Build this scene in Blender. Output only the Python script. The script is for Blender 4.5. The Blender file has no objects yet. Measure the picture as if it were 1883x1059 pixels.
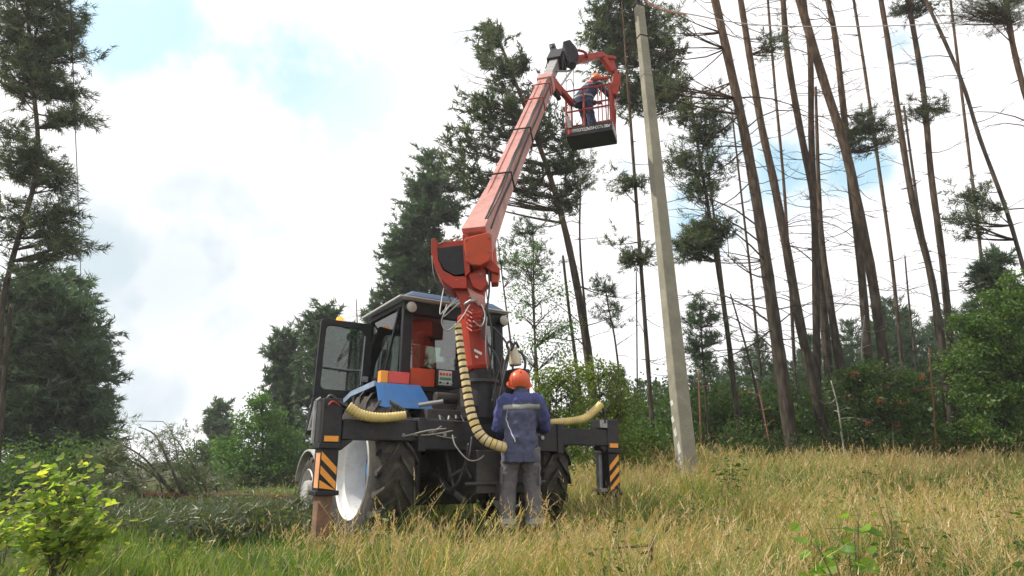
import bpy, bmesh, math, random
import numpy as np
from mathutils import Vector, Matrix
random.seed(7); RNG = np.random.default_rng(7)
S = bpy.context.scene
C = S.collection
PI = math.pi
# ---------------------------------------------------------------- camera, world, sun, exposure
PITCH = math.radians(16.0); FPX = 1150.0; CAMZ = 0.7
cam = bpy.data.cameras.new('camera'); camo = bpy.data.objects.new('camera', cam); C.objects.link(camo)
camo.location = (0, 0, CAMZ); camo.rotation_euler = (PI/2 + PITCH, 0, 0)
cam.lens = FPX/1883*36; cam.sensor_width = 36; cam.clip_start = .05; cam.clip_end = 2000
S.camera = camo
SUNV = Vector((-.70, .06, .76)).normalized()
sun = bpy.data.lights.new('sun', 'SUN'); sun.energy = 4.9; sun.angle = math.radians(.6); sun.color = (1, .94, .84)
suno = bpy.data.objects.new('sun', sun); C.objects.link(suno)
suno.rotation_euler = SUNV.to_track_quat('Z', 'Y').to_euler(); suno.location = (-20, 0, 30)
S.view_settings.view_transform = 'Standard'; S.view_settings.look = 'None'
S.view_settings.exposure = 0.1; S.view_settings.gamma = 1; S.view_settings.use_curve_mapping = False
w = bpy.data.worlds.new('World'); S.world = w; w.use_nodes = True
def raydir(u, v):
    x = (u-941.5)/FPX; y = (529.5-v)/FPX
    return Vector((x, math.cos(PITCH)-y*math.sin(PITCH), math.sin(PITCH)+y*math.cos(PITCH)))
def build_world():
    nt = w.node_tree; N = nt.nodes; L = nt.links
    bg = N['Background']
    sky = N.new('ShaderNodeTexSky'); sky.sky_type = 'NISHITA'; sky.sun_disc = False
    sky.sun_elevation = math.asin(SUNV.z); sky.sun_rotation = math.atan2(SUNV.x, SUNV.y)
    sky.air_density = 1.0; sky.dust_density = 2.0
    tc = N.new('ShaderNodeTexCoord')
    nz = N.new('ShaderNodeTexNoise'); nz.inputs['Scale'].default_value = 4.2; nz.inputs['Detail'].default_value = 7; nz.inputs['Roughness'].default_value = .55
    L.new(tc.outputs['Generated'], nz.inputs['Vector'])
    def math_(op, a, b=None, clamp=False):
        m = N.new('ShaderNodeMath'); m.operation = op; m.use_clamp = clamp
        for i, q in enumerate((a, b)):
            if q is None: continue
            if isinstance(q, (int, float)): m.inputs[i].default_value = q
            else: L.new(q, m.inputs[i])
        return m.outputs[0]
    # holes in the cloud deck round a few directions, broken up by noise
    def hole(u, v, rad, amt):
        d = raydir(u, v).normalized()
        vm = N.new('ShaderNodeVectorMath'); vm.operation = 'DISTANCE'; L.new(tc.outputs['Generated'], vm.inputs[0]); vm.inputs[1].default_value = d
        mr = N.new('ShaderNodeMapRange'); mr.interpolation_type = 'SMOOTHSTEP'
        L.new(vm.outputs['Value'], mr.inputs['Value']); mr.inputs['From Min'].default_value = rad; mr.inputs['From Max'].default_value = 0
        mr.inputs['To Min'].default_value = 0; mr.inputs['To Max'].default_value = amt
        return mr.outputs[0]
    acc = None
    for h in [(620, 170, .32, .22), (180, 60, .28, .21), (400, 60, .20, .16), (1350, 330, .18, .40), (1600, 320, .09, .42), (1740, 75, .11, .62), (1660, 100, .07, .3),
              (850, 75, .08, .10), (1080, 0, .08, .4), (1260, 420, .10, .34), (1150, 300, .07, .3), (1450, 330, .08, .25), (180, 80, .08, .2)]:
        o = hole(*h); acc = o if acc is None else math_('ADD', acc, o)
    nm = N.new('ShaderNodeMapRange'); L.new(nz.outputs['Fac'], nm.inputs['Value']); nm.inputs['From Min'].default_value = .36; nm.inputs['From Max'].default_value = .62; nm.inputs['To Min'].default_value = .0; nm.inputs['To Max'].default_value = 1.9
    cl = math_('SUBTRACT', 1.0, math_('MULTIPLY', acc, nm.outputs[0]))
    mr = N.new('ShaderNodeMapRange'); mr.interpolation_type = 'SMOOTHSTEP'; L.new(cl, mr.inputs['Value'])
    mr.inputs['From Min'].default_value = .38; mr.inputs['From Max'].default_value = .88
    # grey-blue bases of the thicker clouds
    g = None
    for h in [(330, 490, .30, .75), (250, 580, .24, .4), (480, 440, .22, .3), (290, 745, .10, .6), (120, 540, .16, .3)]:
        o = hole(*h); g = o if g is None else math_('ADD', g, o)
    n2 = N.new('ShaderNodeTexNoise'); n2.inputs['Scale'].default_value = 5.0; n2.inputs['Detail'].default_value = 5
    L.new(tc.outputs['Generated'], n2.inputs['Vector'])
    n2m = N.new('ShaderNodeMapRange'); L.new(n2.outputs['Fac'], n2m.inputs['Value']); n2m.inputs['From Min'].default_value = .38; n2m.inputs['From Max'].default_value = .62; n2m.inputs['To Max'].default_value = 1.25; n2m.inputs['To Min'].default_value = .55; g = math_('MULTIPLY', g, n2m.outputs[0])
    mg = N.new('ShaderNodeMapRange'); mg.interpolation_type = 'SMOOTHSTEP'; L.new(g, mg.inputs['Value'])
    mg.inputs['From Min'].default_value = .15; mg.inputs['From Max'].default_value = 1.0
    cc = N.new('ShaderNodeMixRGB'); L.new(mg.outputs[0], cc.inputs['Fac'])
    cc.inputs[1].default_value = (11.6, 11.4, 11.5, 1); cc.inputs[2].default_value = (6.3, 7.5, 8.2, 1)
    sk = N.new('ShaderNodeMixRGB'); sk.blend_type = 'MULTIPLY'; sk.inputs['Fac'].default_value = 1
    L.new(sky.outputs[0], sk.inputs[1]); sk.inputs[2].default_value = (1, 1, 1, 1)
    add = N.new('ShaderNodeMixRGB'); add.blend_type = 'ADD'; add.inputs['Fac'].default_value = 1
    L.new(sk.outputs[0], add.inputs[1]); add.inputs[2].default_value = (3.7, 5.7, 6.2, 1)   # thin veil between the clouds
    mx = N.new('ShaderNodeMixRGB'); L.new(mr.outputs[0], mx.inputs['Fac']); L.new(add.outputs[0], mx.inputs[1]); L.new(cc.outputs[0], mx.inputs[2])
    L.new(mx.outputs[0], bg.inputs['Color']); bg.inputs['Strength'].default_value = .1
build_world()
# ---------------------------------------------------------------- helpers
CP = Vector((0, 0, CAMZ)); FWD = Vector((0, math.cos(PITCH), math.sin(PITCH)))
def at(u, v, Y): d = raydir(u, v); return CP + d*(Y/d.y)
def mpp(P): return (Vector(P)-CP).dot(FWD)/FPX          # metres per pixel of the photograph at a point
def gx(u, Y): return (u-941.5)/FPX*math.cos(PITCH)*Y
def sstep(t): t = min(1, max(0, t)); return t*t*(3-2*t)
def gz(x, y):
    z = .66*sstep((x+1.5)/5)*sstep((y-5)/8)
    z += .035*math.sin(x*1.3+.7)*math.sin(y*.9+1.1) + .02*math.sin(x*3.1+y*2.3)
    return z
def gzn(x, y):
    a = np.clip((x+1.5)/5, 0, 1); a = a*a*(3-2*a); b = np.clip((y-5)/8, 0, 1); b = b*b*(3-2*b)
    return .66*a*b + .035*np.sin(x*1.3+.7)*np.sin(y*.9+1.1) + .02*np.sin(x*3.1+y*2.3)
def tag(o, label=None, cat=None, group=None, kind=None):
    if label: o['label'] = label
    if cat: o['category'] = cat
    if group: o['group'] = group
    if kind: o['kind'] = kind
    return o
def thing(name, label, cat, loc=(0, 0, 0), rz=0, group=None):
    o = bpy.data.objects.new(name, None); C.objects.link(o); o.location = loc; o.rotation_euler = (0, 0, rz)
    o.empty_display_size = .3
    return tag(o, label, cat, group)
def link(name, me, mats, parent=None):
    o = bpy.data.objects.new(name, me); C.objects.link(o)
    if mats is not None:
        for m in (mats if isinstance(mats, (list, tuple)) else [mats]): me.materials.append(m)
    if parent: o.parent = parent
    return o
def rel(parent, P):
    """world point -> the frame of a top-level empty"""
    return Matrix.Rotation(-parent.rotation_euler.z, 3, 'Z') @ (Vector(P)-parent.location)
# materials
MATS = {}
def mat(name, col, rough=.6, metal=0, var=.15, scale=6, bump=0, bscale=40, dirt=None, damt=.0, spec=.5, coat=0):
    if name in MATS: return MATS[name]
    m = bpy.data.materials.new(name); m.use_nodes = True; nt = m.node_tree; N = nt.nodes; L = nt.links
    b = N['Principled BSDF']; b.inputs['Roughness'].default_value = rough; b.inputs['Metallic'].default_value = metal
    b.inputs['Specular IOR Level'].default_value = spec; b.inputs['Coat Weight'].default_value = coat
    tc = N.new('ShaderNodeTexCoord')
    nz = N.new('ShaderNodeTexNoise'); nz.inputs['Scale'].default_value = scale; nz.inputs['Detail'].default_value = 6; nz.inputs['Roughness'].default_value = .65
    L.new(tc.outputs['Object'], nz.inputs['Vector'])
    r = N.new('ShaderNodeValToRGB'); L.new(nz.outputs['Fac'], r.inputs['Fac'])
    r.color_ramp.elements[0].position = .3; r.color_ramp.elements[1].position = .7
    r.color_ramp.elements[0].color = (*[c*(1-var) for c in col], 1); r.color_ramp.elements[1].color = (*[min(1, c*(1+var)) for c in col], 1)
    out = r.outputs[0]
    if dirt:
        n3 = N.new('ShaderNodeTexNoise'); n3.inputs['Scale'].default_value = scale*.9; n3.inputs['Detail'].default_value = 10; n3.inputs['Roughness'].default_value = .8
        L.new(tc.outputs['Object'], n3.inputs['Vector'])
        mr = N.new('ShaderNodeMapRange'); L.new(n3.outputs['Fac'], mr.inputs['Value']); mr.inputs['From Min'].default_value = .45; mr.inputs['From Max'].default_value = .68; mr.inputs['To Max'].default_value = damt
        mx = N.new('ShaderNodeMixRGB'); L.new(mr.outputs[0], mx.inputs['Fac']); L.new(out, mx.inputs[1]); mx.inputs[2].default_value = (*dirt, 1); out = mx.outputs[0]
        mm = N.new('ShaderNodeMath'); mm.operation = 'MULTIPLY_ADD'; L.new(mr.outputs[0], mm.inputs[0]); mm.inputs[1].default_value = .35; mm.inputs[2].default_value = rough; L.new(mm.outputs[0], b.inputs['Roughness'])
    L.new(out, b.inputs['Base Color'])
    if bump:
        n2 = N.new('ShaderNodeTexNoise'); n2.inputs['Scale'].default_value = bscale; n2.inputs['Detail'].default_value = 5
        L.new(tc.outputs['Object'], n2.inputs['Vector'])
        bp = N.new('ShaderNodeBump'); bp.inputs['Strength'].default_value = bump; bp.inputs['Distance'].default_value = .02
        L.new(n2.outputs['Fac'], bp.inputs['Height']); L.new(bp.outputs[0], b.inputs['Normal'])
    MATS[name] = m; return m
def leafmat(name, cols, trans=.45, rough=.5, tcol=(1.3, 1.5, .6), gloss=.12):
    """two-sided foliage: colour by the leaf's own random value"""
    m = bpy.data.materials.new(name); m.use_nodes = True; nt = m.node_tree; N = nt.nodes; L = nt.links
    N.remove(N['Principled BSDF']); out = N['Material Output']
    a = N.new('ShaderNodeAttribute'); a.attribute_name = 'rnd'
    r = N.new('ShaderNodeValToRGB'); L.new(a.outputs['Fac'], r.inputs['Fac'])
    els = r.color_ramp.elements
    while len(els) < len(cols): els.new(.5)
    for i, c in enumerate(cols): els[i].position = i/(len(cols)-1); els[i].color = (*c, 1)
    d = N.new('ShaderNodeBsdfDiffuse'); L.new(r.outputs[0], d.inputs['Color'])
    t = N.new('ShaderNodeBsdfTranslucent'); mu = N.new('ShaderNodeMixRGB'); mu.blend_type = 'MULTIPLY'; mu.inputs['Fac'].default_value = 1
    L.new(r.outputs[0], mu.inputs[1]); mu.inputs[2].default_value = (*tcol, 1); L.new(mu.outputs[0], t.inputs['Color'])
    mx = N.new('ShaderNodeMixShader'); mx.inputs[0].default_value = trans; L.new(d.outputs[0], mx.inputs[1]); L.new(t.outputs[0], mx.inputs[2])
    g = N.new('ShaderNodeBsdfGlossy'); g.inputs['Roughness'].default_value = rough; g.inputs['Color'].default_value = (1, 1, 1, 1)
    m2 = N.new('ShaderNodeMixShader'); m2.inputs[0].default_value = gloss*.5; L.new(mx.outputs[0], m2.inputs[1]); L.new(g.outputs[0], m2.inputs[2])
    L.new(m2.outputs[0], out.inputs['Surface']); MATS[name] = m; return m
def glassmat(name, tint=(.85, .92, .9), refl=.16):
    m = bpy.data.materials.new(name); m.use_nodes = True; nt = m.node_tree; N = nt.nodes; L = nt.links
    N.remove(N['Principled BSDF']); out = N['Material Output']
    t = N.new('ShaderNodeBsdfTransparent'); t.inputs['Color'].default_value = (*tint, 1)
    g = N.new('ShaderNodeBsdfGlossy'); g.inputs['Roughness'].default_value = .03
    lw = N.new('ShaderNodeLayerWeight'); lw.inputs['Blend'].default_value = .35
    ad = N.new('ShaderNodeMath'); ad.operation = 'ADD'; ad.use_clamp = True; L.new(lw.outputs['Fresnel'], ad.inputs[0]); ad.inputs[1].default_value = refl-.08
    mx = N.new('ShaderNodeMixShader'); L.new(ad.outputs[0], mx.inputs[0]); L.new(t.outputs[0], mx.inputs[1]); L.new(g.outputs[0], mx.inputs[2])
    L.new(mx.outputs[0], out.inputs['Surface']); return m
def emis(name, col, s, base=(.8, .2, .02)):
    m = bpy.data.materials.new(name); m.use_nodes = True; b = m.node_tree.nodes['Principled BSDF']
    b.inputs['Base Color'].default_value = (*base, 1); b.inputs['Emission Color'].default_value = (*col, 1); b.inputs['Emission Strength'].default_value = s
    b.inputs['Roughness'].default_value = .25; return m
def barkmat(name, low, high, z0, z1):
    m = bpy.data.materials.new(name); m.use_nodes = True; nt = m.node_tree; N = nt.nodes; L = nt.links; b = N['Principled BSDF']
    b.inputs['Roughness'].default_value = .9; b.inputs['Specular IOR Level'].default_value = .15
    g = N.new('ShaderNodeNewGeometry'); sx = N.new('ShaderNodeSeparateXYZ'); L.new(g.outputs['Position'], sx.inputs[0])
    nz = N.new('ShaderNodeTexNoise'); nz.inputs['Scale'].default_value = 2.2; nz.inputs['Detail'].default_value = 5; L.new(g.outputs['Position'], nz.inputs['Vector'])
    mp = N.new('ShaderNodeMapping'); mp.inputs['Scale'].default_value = (14, 14, 3.2); L.new(g.outputs['Position'], mp.inputs['Vector'])
    vo = N.new('ShaderNodeTexVoronoi'); vo.inputs['Scale'].default_value = 1; L.new(mp.outputs[0], vo.inputs['Vector'])
    ad = N.new('ShaderNodeMath'); ad.operation = 'MULTIPLY_ADD'; L.new(nz.outputs['Fac'], ad.inputs[0]); ad.inputs[1].default_value = 5; L.new(sx.outputs['Z'], ad.inputs[2])
    mr = N.new('ShaderNodeMapRange'); L.new(ad.outputs[0], mr.inputs['Value']); mr.inputs['From Min'].default_value = z0+2.5; mr.inputs['From Max'].default_value = z1+2.5
    mx = N.new('ShaderNodeMixRGB'); L.new(mr.outputs[0], mx.inputs['Fac']); mx.inputs[1].default_value = (*low, 1); mx.inputs[2].default_value = (*high, 1)
    mu = N.new('ShaderNodeMixRGB'); mu.blend_type = 'MULTIPLY'; mu.inputs['Fac'].default_value = .8; L.new(mx.outputs[0], mu.inputs[1])
    r = N.new('ShaderNodeValToRGB'); L.new(vo.outputs['Distance'], r.inputs['Fac']); r.color_ramp.elements[0].color = (1.25, 1.2, 1.15, 1); r.color_ramp.elements[1].color = (.35, .33, .32, 1); r.color_ramp.elements[1].position = .75
    L.new(r.outputs[0], mu.inputs[2]); L.new(mu.outputs[0], b.inputs['Base Color'])
    bp = N.new('ShaderNodeBump'); bp.inputs['Strength'].default_value = .8; bp.inputs['Distance'].default_value = .03; bp.invert = True; L.new(vo.outputs['Distance'], bp.inputs['Height']); L.new(bp.outputs[0], b.inputs['Normal'])
    return m
# mesh builder
class MB:
    def __init__(s): s.v = []; s.f = []
    def add(s, vs, fs):
        k = len(s.v); s.v += [Vector(q) for q in vs]; s.f += [tuple(k+i for i in f) for f in fs]; return s
    def box(s, lo, hi):
        (a, b, c), (d, e, g) = lo, hi
        return s.add([(a, b, c), (d, b, c), (d, e, c), (a, e, c), (a, b, g), (d, b, g), (d, e, g), (a, e, g)],
                     [(0, 3, 2, 1), (4, 5, 6, 7), (0, 1, 5, 4), (1, 2, 6, 5), (2, 3, 7, 6), (3, 0, 4, 7)])
    def prism(s, poly, ext):
        n = len(poly); poly = [Vector(q) for q in poly]; e = Vector(ext)
        return s.add(poly+[q+e for q in poly], [tuple(range(n)), tuple(range(2*n-1, n-1, -1))]+[(i, i+n, (i+1) % n+n, (i+1) % n) for i in range(n)])
    def beam(s, a, b, w, h, up=(0, 0, 1), w2=None, h2=None):
        a, b = Vector(a), Vector(b); d = (b-a).normalized(); r = d.cross(Vector(up)).normalized(); u = r.cross(d)
        w2 = w if w2 is None else w2; h2 = h if h2 is None else h2
        vs = [a+r*x*w/2+u*y*h/2 for x, y in ((-1, -1), (1, -1), (1, 1), (-1, 1))]+[b+r*x*w2/2+u*y*h2/2 for x, y in ((-1, -1), (1, -1), (1, 1), (-1, 1))]
        return s.add(vs, [(0, 3, 2, 1), (4, 5, 6, 7), (0, 1, 5, 4), (1, 2, 6, 5), (2, 3, 7, 6), (3, 0, 4, 7)])
    def tube(s, pts, rad, n=8, cap=True):
        pts = [Vector(p) for p in pts]; m = len(pts)
        if isinstance(rad, (int, float)): rad = [rad]*m
        d0 = (pts[1]-pts[0]).normalized(); u = d0.orthogonal().normalized(); vs = []
        for i, p in enumerate(pts):
            d = (pts[min(i+1, m-1)]-pts[max(i-1, 0)]).normalized(); u = (u-d*u.dot(d)).normalized(); w_ = d.cross(u); r = rad[i]
            rx, ry = (r, r) if isinstance(r, (int, float)) else r
            vs += [p+u*math.cos(2*PI*k/n)*rx+w_*math.sin(2*PI*k/n)*ry for k in range(n)]
        fs = [(i*n+k, i*n+(k+1) % n, (i+1)*n+(k+1) % n, (i+1)*n+k) for i in range(m-1) for k in range(n)]
        if cap: fs += [tuple(range(n-1, -1, -1)), tuple((m-1)*n+k for k in range(n))]
        return s.add(vs, fs)
    def lathe(s, prof, c, axis, n=24, closed=False):
        """prof: (along, radius); axis unit vector"""
        c = Vector(c); ax = Vector(axis).normalized(); u = ax.orthogonal().normalized(); w_ = ax.cross(u); m = len(prof); vs = []
        for a, r in prof: vs += [c+ax*a+(u*math.cos(2*PI*k/n)+w_*math.sin(2*PI*k/n))*r for k in range(n)]
        rr = m if closed else m-1
        return s.add(vs, [(i*n+k, i*n+(k+1) % n, ((i+1) % m)*n+(k+1) % n, ((i+1) % m)*n+k) for i in range(rr) for k in range(n)])
    def ell(s, c, r, n=12, m=8):
        c = Vector(c); vs = [c+Vector((0, 0, r[2]))]
        for i in range(1, m):
            t = PI*i/m; vs += [c+Vector((r[0]*math.sin(t)*math.cos(2*PI*k/n), r[1]*math.sin(t)*math.sin(2*PI*k/n), r[2]*math.cos(t))) for k in range(n)]
        vs.append(c-Vector((0, 0, r[2]))); fs = [(0, 1+k, 1+(k+1) % n) for k in range(n)]
        for i in range(m-2): fs += [(1+i*n+k, 1+(i+1)*n+k, 1+(i+1)*n+(k+1) % n, 1+i*n+(k+1) % n) for k in range(n)]
        q = 1+(m-2)*n; fs += [(q+k, len(vs)-1, q+(k+1) % n) for k in range(n)]
        return s.add(vs, fs)
    def mesh(s, name):
        me = bpy.data.meshes.new(name); me.from_pydata([tuple(v) for v in s.v], [], s.f); me.validate()
        bm = bmesh.new(); bm.from_mesh(me); bmesh.ops.recalc_face_normals(bm, faces=bm.faces); bm.to_mesh(me); bm.free(); return me
    def build(s, name, m, parent=None, smooth=False, bevel=0, label=None):
        me = s.mesh(name); o = link(name, me, m, parent)
        if smooth: me.shade_smooth() if smooth == 'all' else me.shade_smooth(); 
        if smooth and smooth != 'all': me.set_sharp_from_angle(angle=math.radians(40))
        if bevel:
            b = o.modifiers.new('bevel', 'BEVEL'); b.width = bevel; b.segments = 2; b.limit_method = 'ANGLE'; b.angle_limit = math.radians(35)
        if label: o['label'] = label
        return o
def npmesh(name, V, k, m, parent=None, rnd=None, smooth=False):
    """V: (n*k,3) vertices, every k of them one face; rnd per face"""
    V = np.ascontiguousarray(V, dtype=np.float32).reshape(-1, 3); nf = len(V)//k
    me = bpy.data.meshes.new(name); me.vertices.add(len(V)); me.vertices.foreach_set('co', V.ravel())
    me.loops.add(nf*k); me.loops.foreach_set('vertex_index', np.arange(nf*k, dtype=np.int32))
    me.polygons.add(nf); me.polygons.foreach_set('loop_start', np.arange(0, nf*k, k, dtype=np.int32))
    if rnd is not None:
        at_ = me.attributes.new('rnd', 'FLOAT', 'POINT'); at_.data.foreach_set('value', np.repeat(np.asarray(rnd, dtype=np.float32), k))
    me.update(calc_edges=True); me.materials.append(m)
    o = bpy.data.objects.new(name, me); C.objects.link(o)
    if parent: o.parent = parent
    return o
def unit(a): return a/np.maximum(np.linalg.norm(a, axis=-1, keepdims=True), 1e-6)
def bez(a, b, c, n=6): a, b, c = Vector(a), Vector(b), Vector(c); return [a*(1-t)**2+b*2*t*(1-t)+c*t*t for t in [i/(n-1) for i in range(n)]]
def smoothpath(pts, sub=4):
    P = [Vector(p) for p in pts]; out = []
    for i in range(len(P)-1):
        p0 = P[max(i-1, 0)]; p1 = P[i]; p2 = P[i+1]; p3 = P[min(i+2, len(P)-1)]
        for j in range(sub):
            t = j/sub; out.append(.5*((2*p1)+(p2-p0)*t+(2*p0-5*p1+4*p2-p3)*t*t+(3*p1-p0-3*p2+p3)*t**3))
    return out+[P[-1]]
# ---------------------------------------------------------------- materials
RED = mat('red_paint', (.40, .040, .020), .38, var=.14, scale=7, bump=.05, dirt=(.13, .055, .035), damt=.6, spec=.25)
ORED = mat('orange_red_paint', (.52, .068, .024), .42, var=.1, scale=5, dirt=(.20, .08, .045), damt=.5, spec=.25)
PINK = mat('sun_faded_glare_red_paint', (.50, .235, .20), .42, var=.14, scale=4, dirt=(.27, .12, .09), damt=.7)  # faded red, paled further for the glare on the boom
BLACK = mat('black_paint', (.012, .012, .015), .45, var=.3, scale=9, dirt=(.045, .039, .034), damt=.5, spec=.3)
DARK = mat('dark_greasy_steel', (.03, .029, .029), .55, var=.4, scale=9, dirt=(.085, .065, .048), damt=.8)
BEAMM = mat('black_beam_paint', (.018, .018, .023), .5, var=.3, scale=7, dirt=(.07, .06, .05), damt=.6, spec=.3)
GREY = mat('grey_steel', (.30, .30, .30), .4, .5, var=.2, scale=9, dirt=(.12, .11, .1), damt=.6)
LGREY = mat('pale_grey_paint', (.47, .46, .44), .45, var=.1, scale=6, dirt=(.2, .18, .16), damt=.5)
CHROME = mat('polished_rod', (.75, .75, .75), .2, 1, var=.05)
BLUEROOF = mat('dull_blue_roof_paint', (.06, .13, .25), .4, var=.15, scale=5, dirt=(.15, .17, .19), damt=.7)
BLUE = mat('blue_paint', (.025, .17, .47), .36, var=.12, scale=5, dirt=(.12, .16, .22), damt=.5, coat=.2)
WHITE = mat('white_paint', (.74, .73, .70), .45, var=.06, scale=5, dirt=(.38, .35, .30), damt=.55)
RUBBER = mat('black_rubber', (.03, .029, .028), .75, var=.25, scale=8, bump=.2, dirt=(.12, .10, .075), damt=.9, spec=.3)
HOSEB = mat('black_hose_rubber', (.02, .02, .02), .45, var=.2)
HOSEG = mat('grey_hose', (.27, .25, .22), .5, var=.15)
YEL = mat('yellow_corrugated_plastic', (.62, .48, .17), .5, var=.12, scale=10, dirt=(.34, .27, .13), damt=.6)
CREAM = mat('cream_spiral_guard', (.66, .52, .27), .45, var=.12, scale=14, dirt=(.4, .28, .13), damt=.5)
ORANGE = mat('orange_sticker', (.82, .33, .03), .45, var=.06, dirt=(.4, .16, .05), damt=.35)
RUST = mat('rusty_brown_steel', (.20, .105, .06), .75, var=.3, scale=12, bump=.3, dirt=(.10, .07, .055), damt=.8)
GLASS = glassmat('window_glass', (.62, .72, .66), .13)
GLASSD = glassmat('tinted_rear_glass', (.62, .66, .64), .18)
LENS = mat('lamp_lens', (.40, .38, .33), .25, var=.15, scale=30)
AMBER = emis('amber_beacon_lens', (1, .30, .03), 1.5, (.9, .3, .02))
AMBL = mat('amber_lens', (.85, .30, .02), .25, var=.05)
REDL = mat('red_lens', (.62, .06, .05), .25, var=.1)
SEAT = mat('worn_red_seat', (.16, .03, .03), .8, var=.3)
PANELW = mat('switch_panel_white', (.55, .56, .52), .5, var=.08)
STRAP = mat('cloth_orange', (.95, .20, .03), .7, var=.12, scale=12)
CLOTHB = mat('dark_navy_cloth', (.035, .05, .12), .85, var=.2)
GREEN_P = mat('green_switch_strip', (.03, .22, .10), .5)
# ---------------------------------------------------------------- tractor with the aerial lift
TZ = math.radians(33)
T = thing('aerial_lift_tractor', 'blue wheeled tractor with open cab door, black outriggers and raised red boom', 'tractor', (-.25, 6.53, 0), TZ)
def TL(u, v, Y): return rel(T, at(u, v, Y))
def TV(P): return rel(T, P)
# wheels
def wheel(cx, cy, cz, R, rr, wd, side, rimdepth, name='wheel', lugs=22, rimmat=None):
    c = Vector((cx, cy, cz)); hw = wd/2
    b = MB(); s = side
    prof = [(-hw*.92, rr), (-hw*1.0, rr+.04), (-hw*1.04, rr+(R-rr)*.5), (-hw*.95, R-.07), (-hw*.8, R-.03), (0, R-.015), (hw*.8, R-.03), (hw*.95, R-.07), (hw*1.04, rr+(R-rr)*.5), (hw, rr+.04), (hw*.92, rr)]
    b.lathe(prof, c, (1, 0, 0), 64)
    for i in range(lugs):                                    # chevron bars, swept back from the centre line
        for sg in (-1, 1):
            a0 = 2*PI*(i+(.5 if sg > 0 else 0))/lugs; pts = []
            for q in range(4):
                t = q/3; x = sg*hw*(.04+.98*t); a = a0+t*.34; Rr = R-.02-.05*max(0, t-.72)/.28
                pts.append((x, a, Rr))
            for q in range(3):
                x0, a0_, r0 = pts[q]; x1, a1, r1 = pts[q+1]; da = .030*(.78/R)
                def P(x, a, r): return c+Vector((x, math.cos(a)*r, math.sin(a)*r))
                hgt = .045*(R/.76)
                vs = [P(x0, a0_-da, r0-.03), P(x0, a0_+da, r0-.03), P(x1, a1+da, r1-.03), P(x1, a1-da, r1-.03),
                      P(x0, a0_-da*.7, r0+hgt), P(x0, a0_+da*.7, r0+hgt), P(x1, a1+da*.7, r1+hgt), P(x1, a1-da*.7, r1+hgt)]
                b.add(vs, [(0, 3, 2, 1), (4, 5, 6, 7), (0, 1, 5, 4), (1, 2, 6, 5), (2, 3, 7, 6), (3, 0, 4, 7)])
    E = MB(); 
    o = MB(); 
    # rim: lip, well, inner drum
    outer = s*hw*.96
    dprof = [(outer, rr+.012), (outer+s*.012, rr), (outer-s*.005, rr-.02), (outer-s*.045, rr-.025), (outer-s*.075, rr-.055), (outer-s*(rimdepth-.03), rr-.06), (outer-s*rimdepth, rr-.02), (-outer, rr+.0)]
    o.lathe([(a, r) for a, r in dprof], c, (1, 0, 0), 64)
    hub = MB(); x0 = outer-s*rimdepth
    hub.lathe([(x0, rr-.06), (x0+s*.02, rr-.10), (x0+s*.03, rr*.55), (x0+s*.07, rr*.42), (x0+s*.075, .14), (x0+s*.13, .13), (x0+s*.14, .001)], c, (1, 0, 0), 40)
    for k in range(8):
        a = 2*PI*k/8; p = c+Vector((x0+s*.075, math.cos(a)*rr*.36, math.sin(a)*rr*.36)); hub.tube([p, p+Vector((s*.03, 0, 0))], .014, 6)
    tw = b.build('wheel', RUBBER, T, smooth=True); tw['label'] = 'black chevron tyre on a deep white rim' if rimmat is WHITE else 'small front wheel with grey rim'
    o.build('rim', rimmat, tw, smooth=True); hub.build('hub', BLUE if rimmat is WHITE else rimmat, tw, smooth=True)
    return tw
wheel(-.97, .68, .68, .75, .475, .40, -1, .33, rimmat=WHITE)
wheel(.87, .72, .68, .75, .475, .40, 1, .33, rimmat=WHITE)
wheel(-.80, 3.02, .40, .46, .27, .26, -1, .10, lugs=16, rimmat=LGREY)
wheel(.80, 3.02, .40, .46, .27, .26, 1, .10, lugs=16, rimmat=LGREY)
# chassis and bonnet
b = MB(); b.box((-.36, .15, .55), (.36, 1.25, 1.12)); b.box((-.22, 1.25, .5), (.22, 3.4, .95)); b.lathe([(-.75, .17), (-.75, .13), (.75, .13), (.75, .17)], (0, .68, .70), (1, 0, 0), 16)
b.box((-.75, 2.95, .42), (.75, 3.1, .55)); b.box((-.28, -.28, .46), (.28, .15, .86))
b.build('chassis', DARK, T, bevel=.012)
b = MB(); b.prism([(-.34, 2.0, .95), (.34, 2.0, .95), (.34, 2.0, 1.5), (.24, 2.0, 1.6), (-.24, 2.0, 1.6), (-.34, 2.0, 1.5)], (0, 1.65, -.06)); b.build('bonnet', BLUE, T, bevel=.02)
b = MB(); b.box((-.32, 3.62, .92), (.32, 3.68, 1.44)); b.build('radiator_grille', BLACK, T, bevel=.01)
b = MB(); b.tube([(.42, 2.6, 1.5), (.42, 2.6, 2.4)], .035, 10); b.build('exhaust_pipe', DARK, T)
for s in (-1, 1):
    b = MB(); pr = [(-.0+3.02+math.cos(a)*.53, .40+math.sin(a)*.53) for a in [math.radians(q) for q in range(15, 166, 15)]]
    po = [(s*.66, y, z) for y, z in pr]; pi = [(s*.66, y*.999+.003, z-.02) for y, z in reversed(pr)]
    b.prism(po+pi, (s*.30, 0, 0)); b.build('front_mudguard', LGREY, T, label='pale front mudguard')
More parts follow.
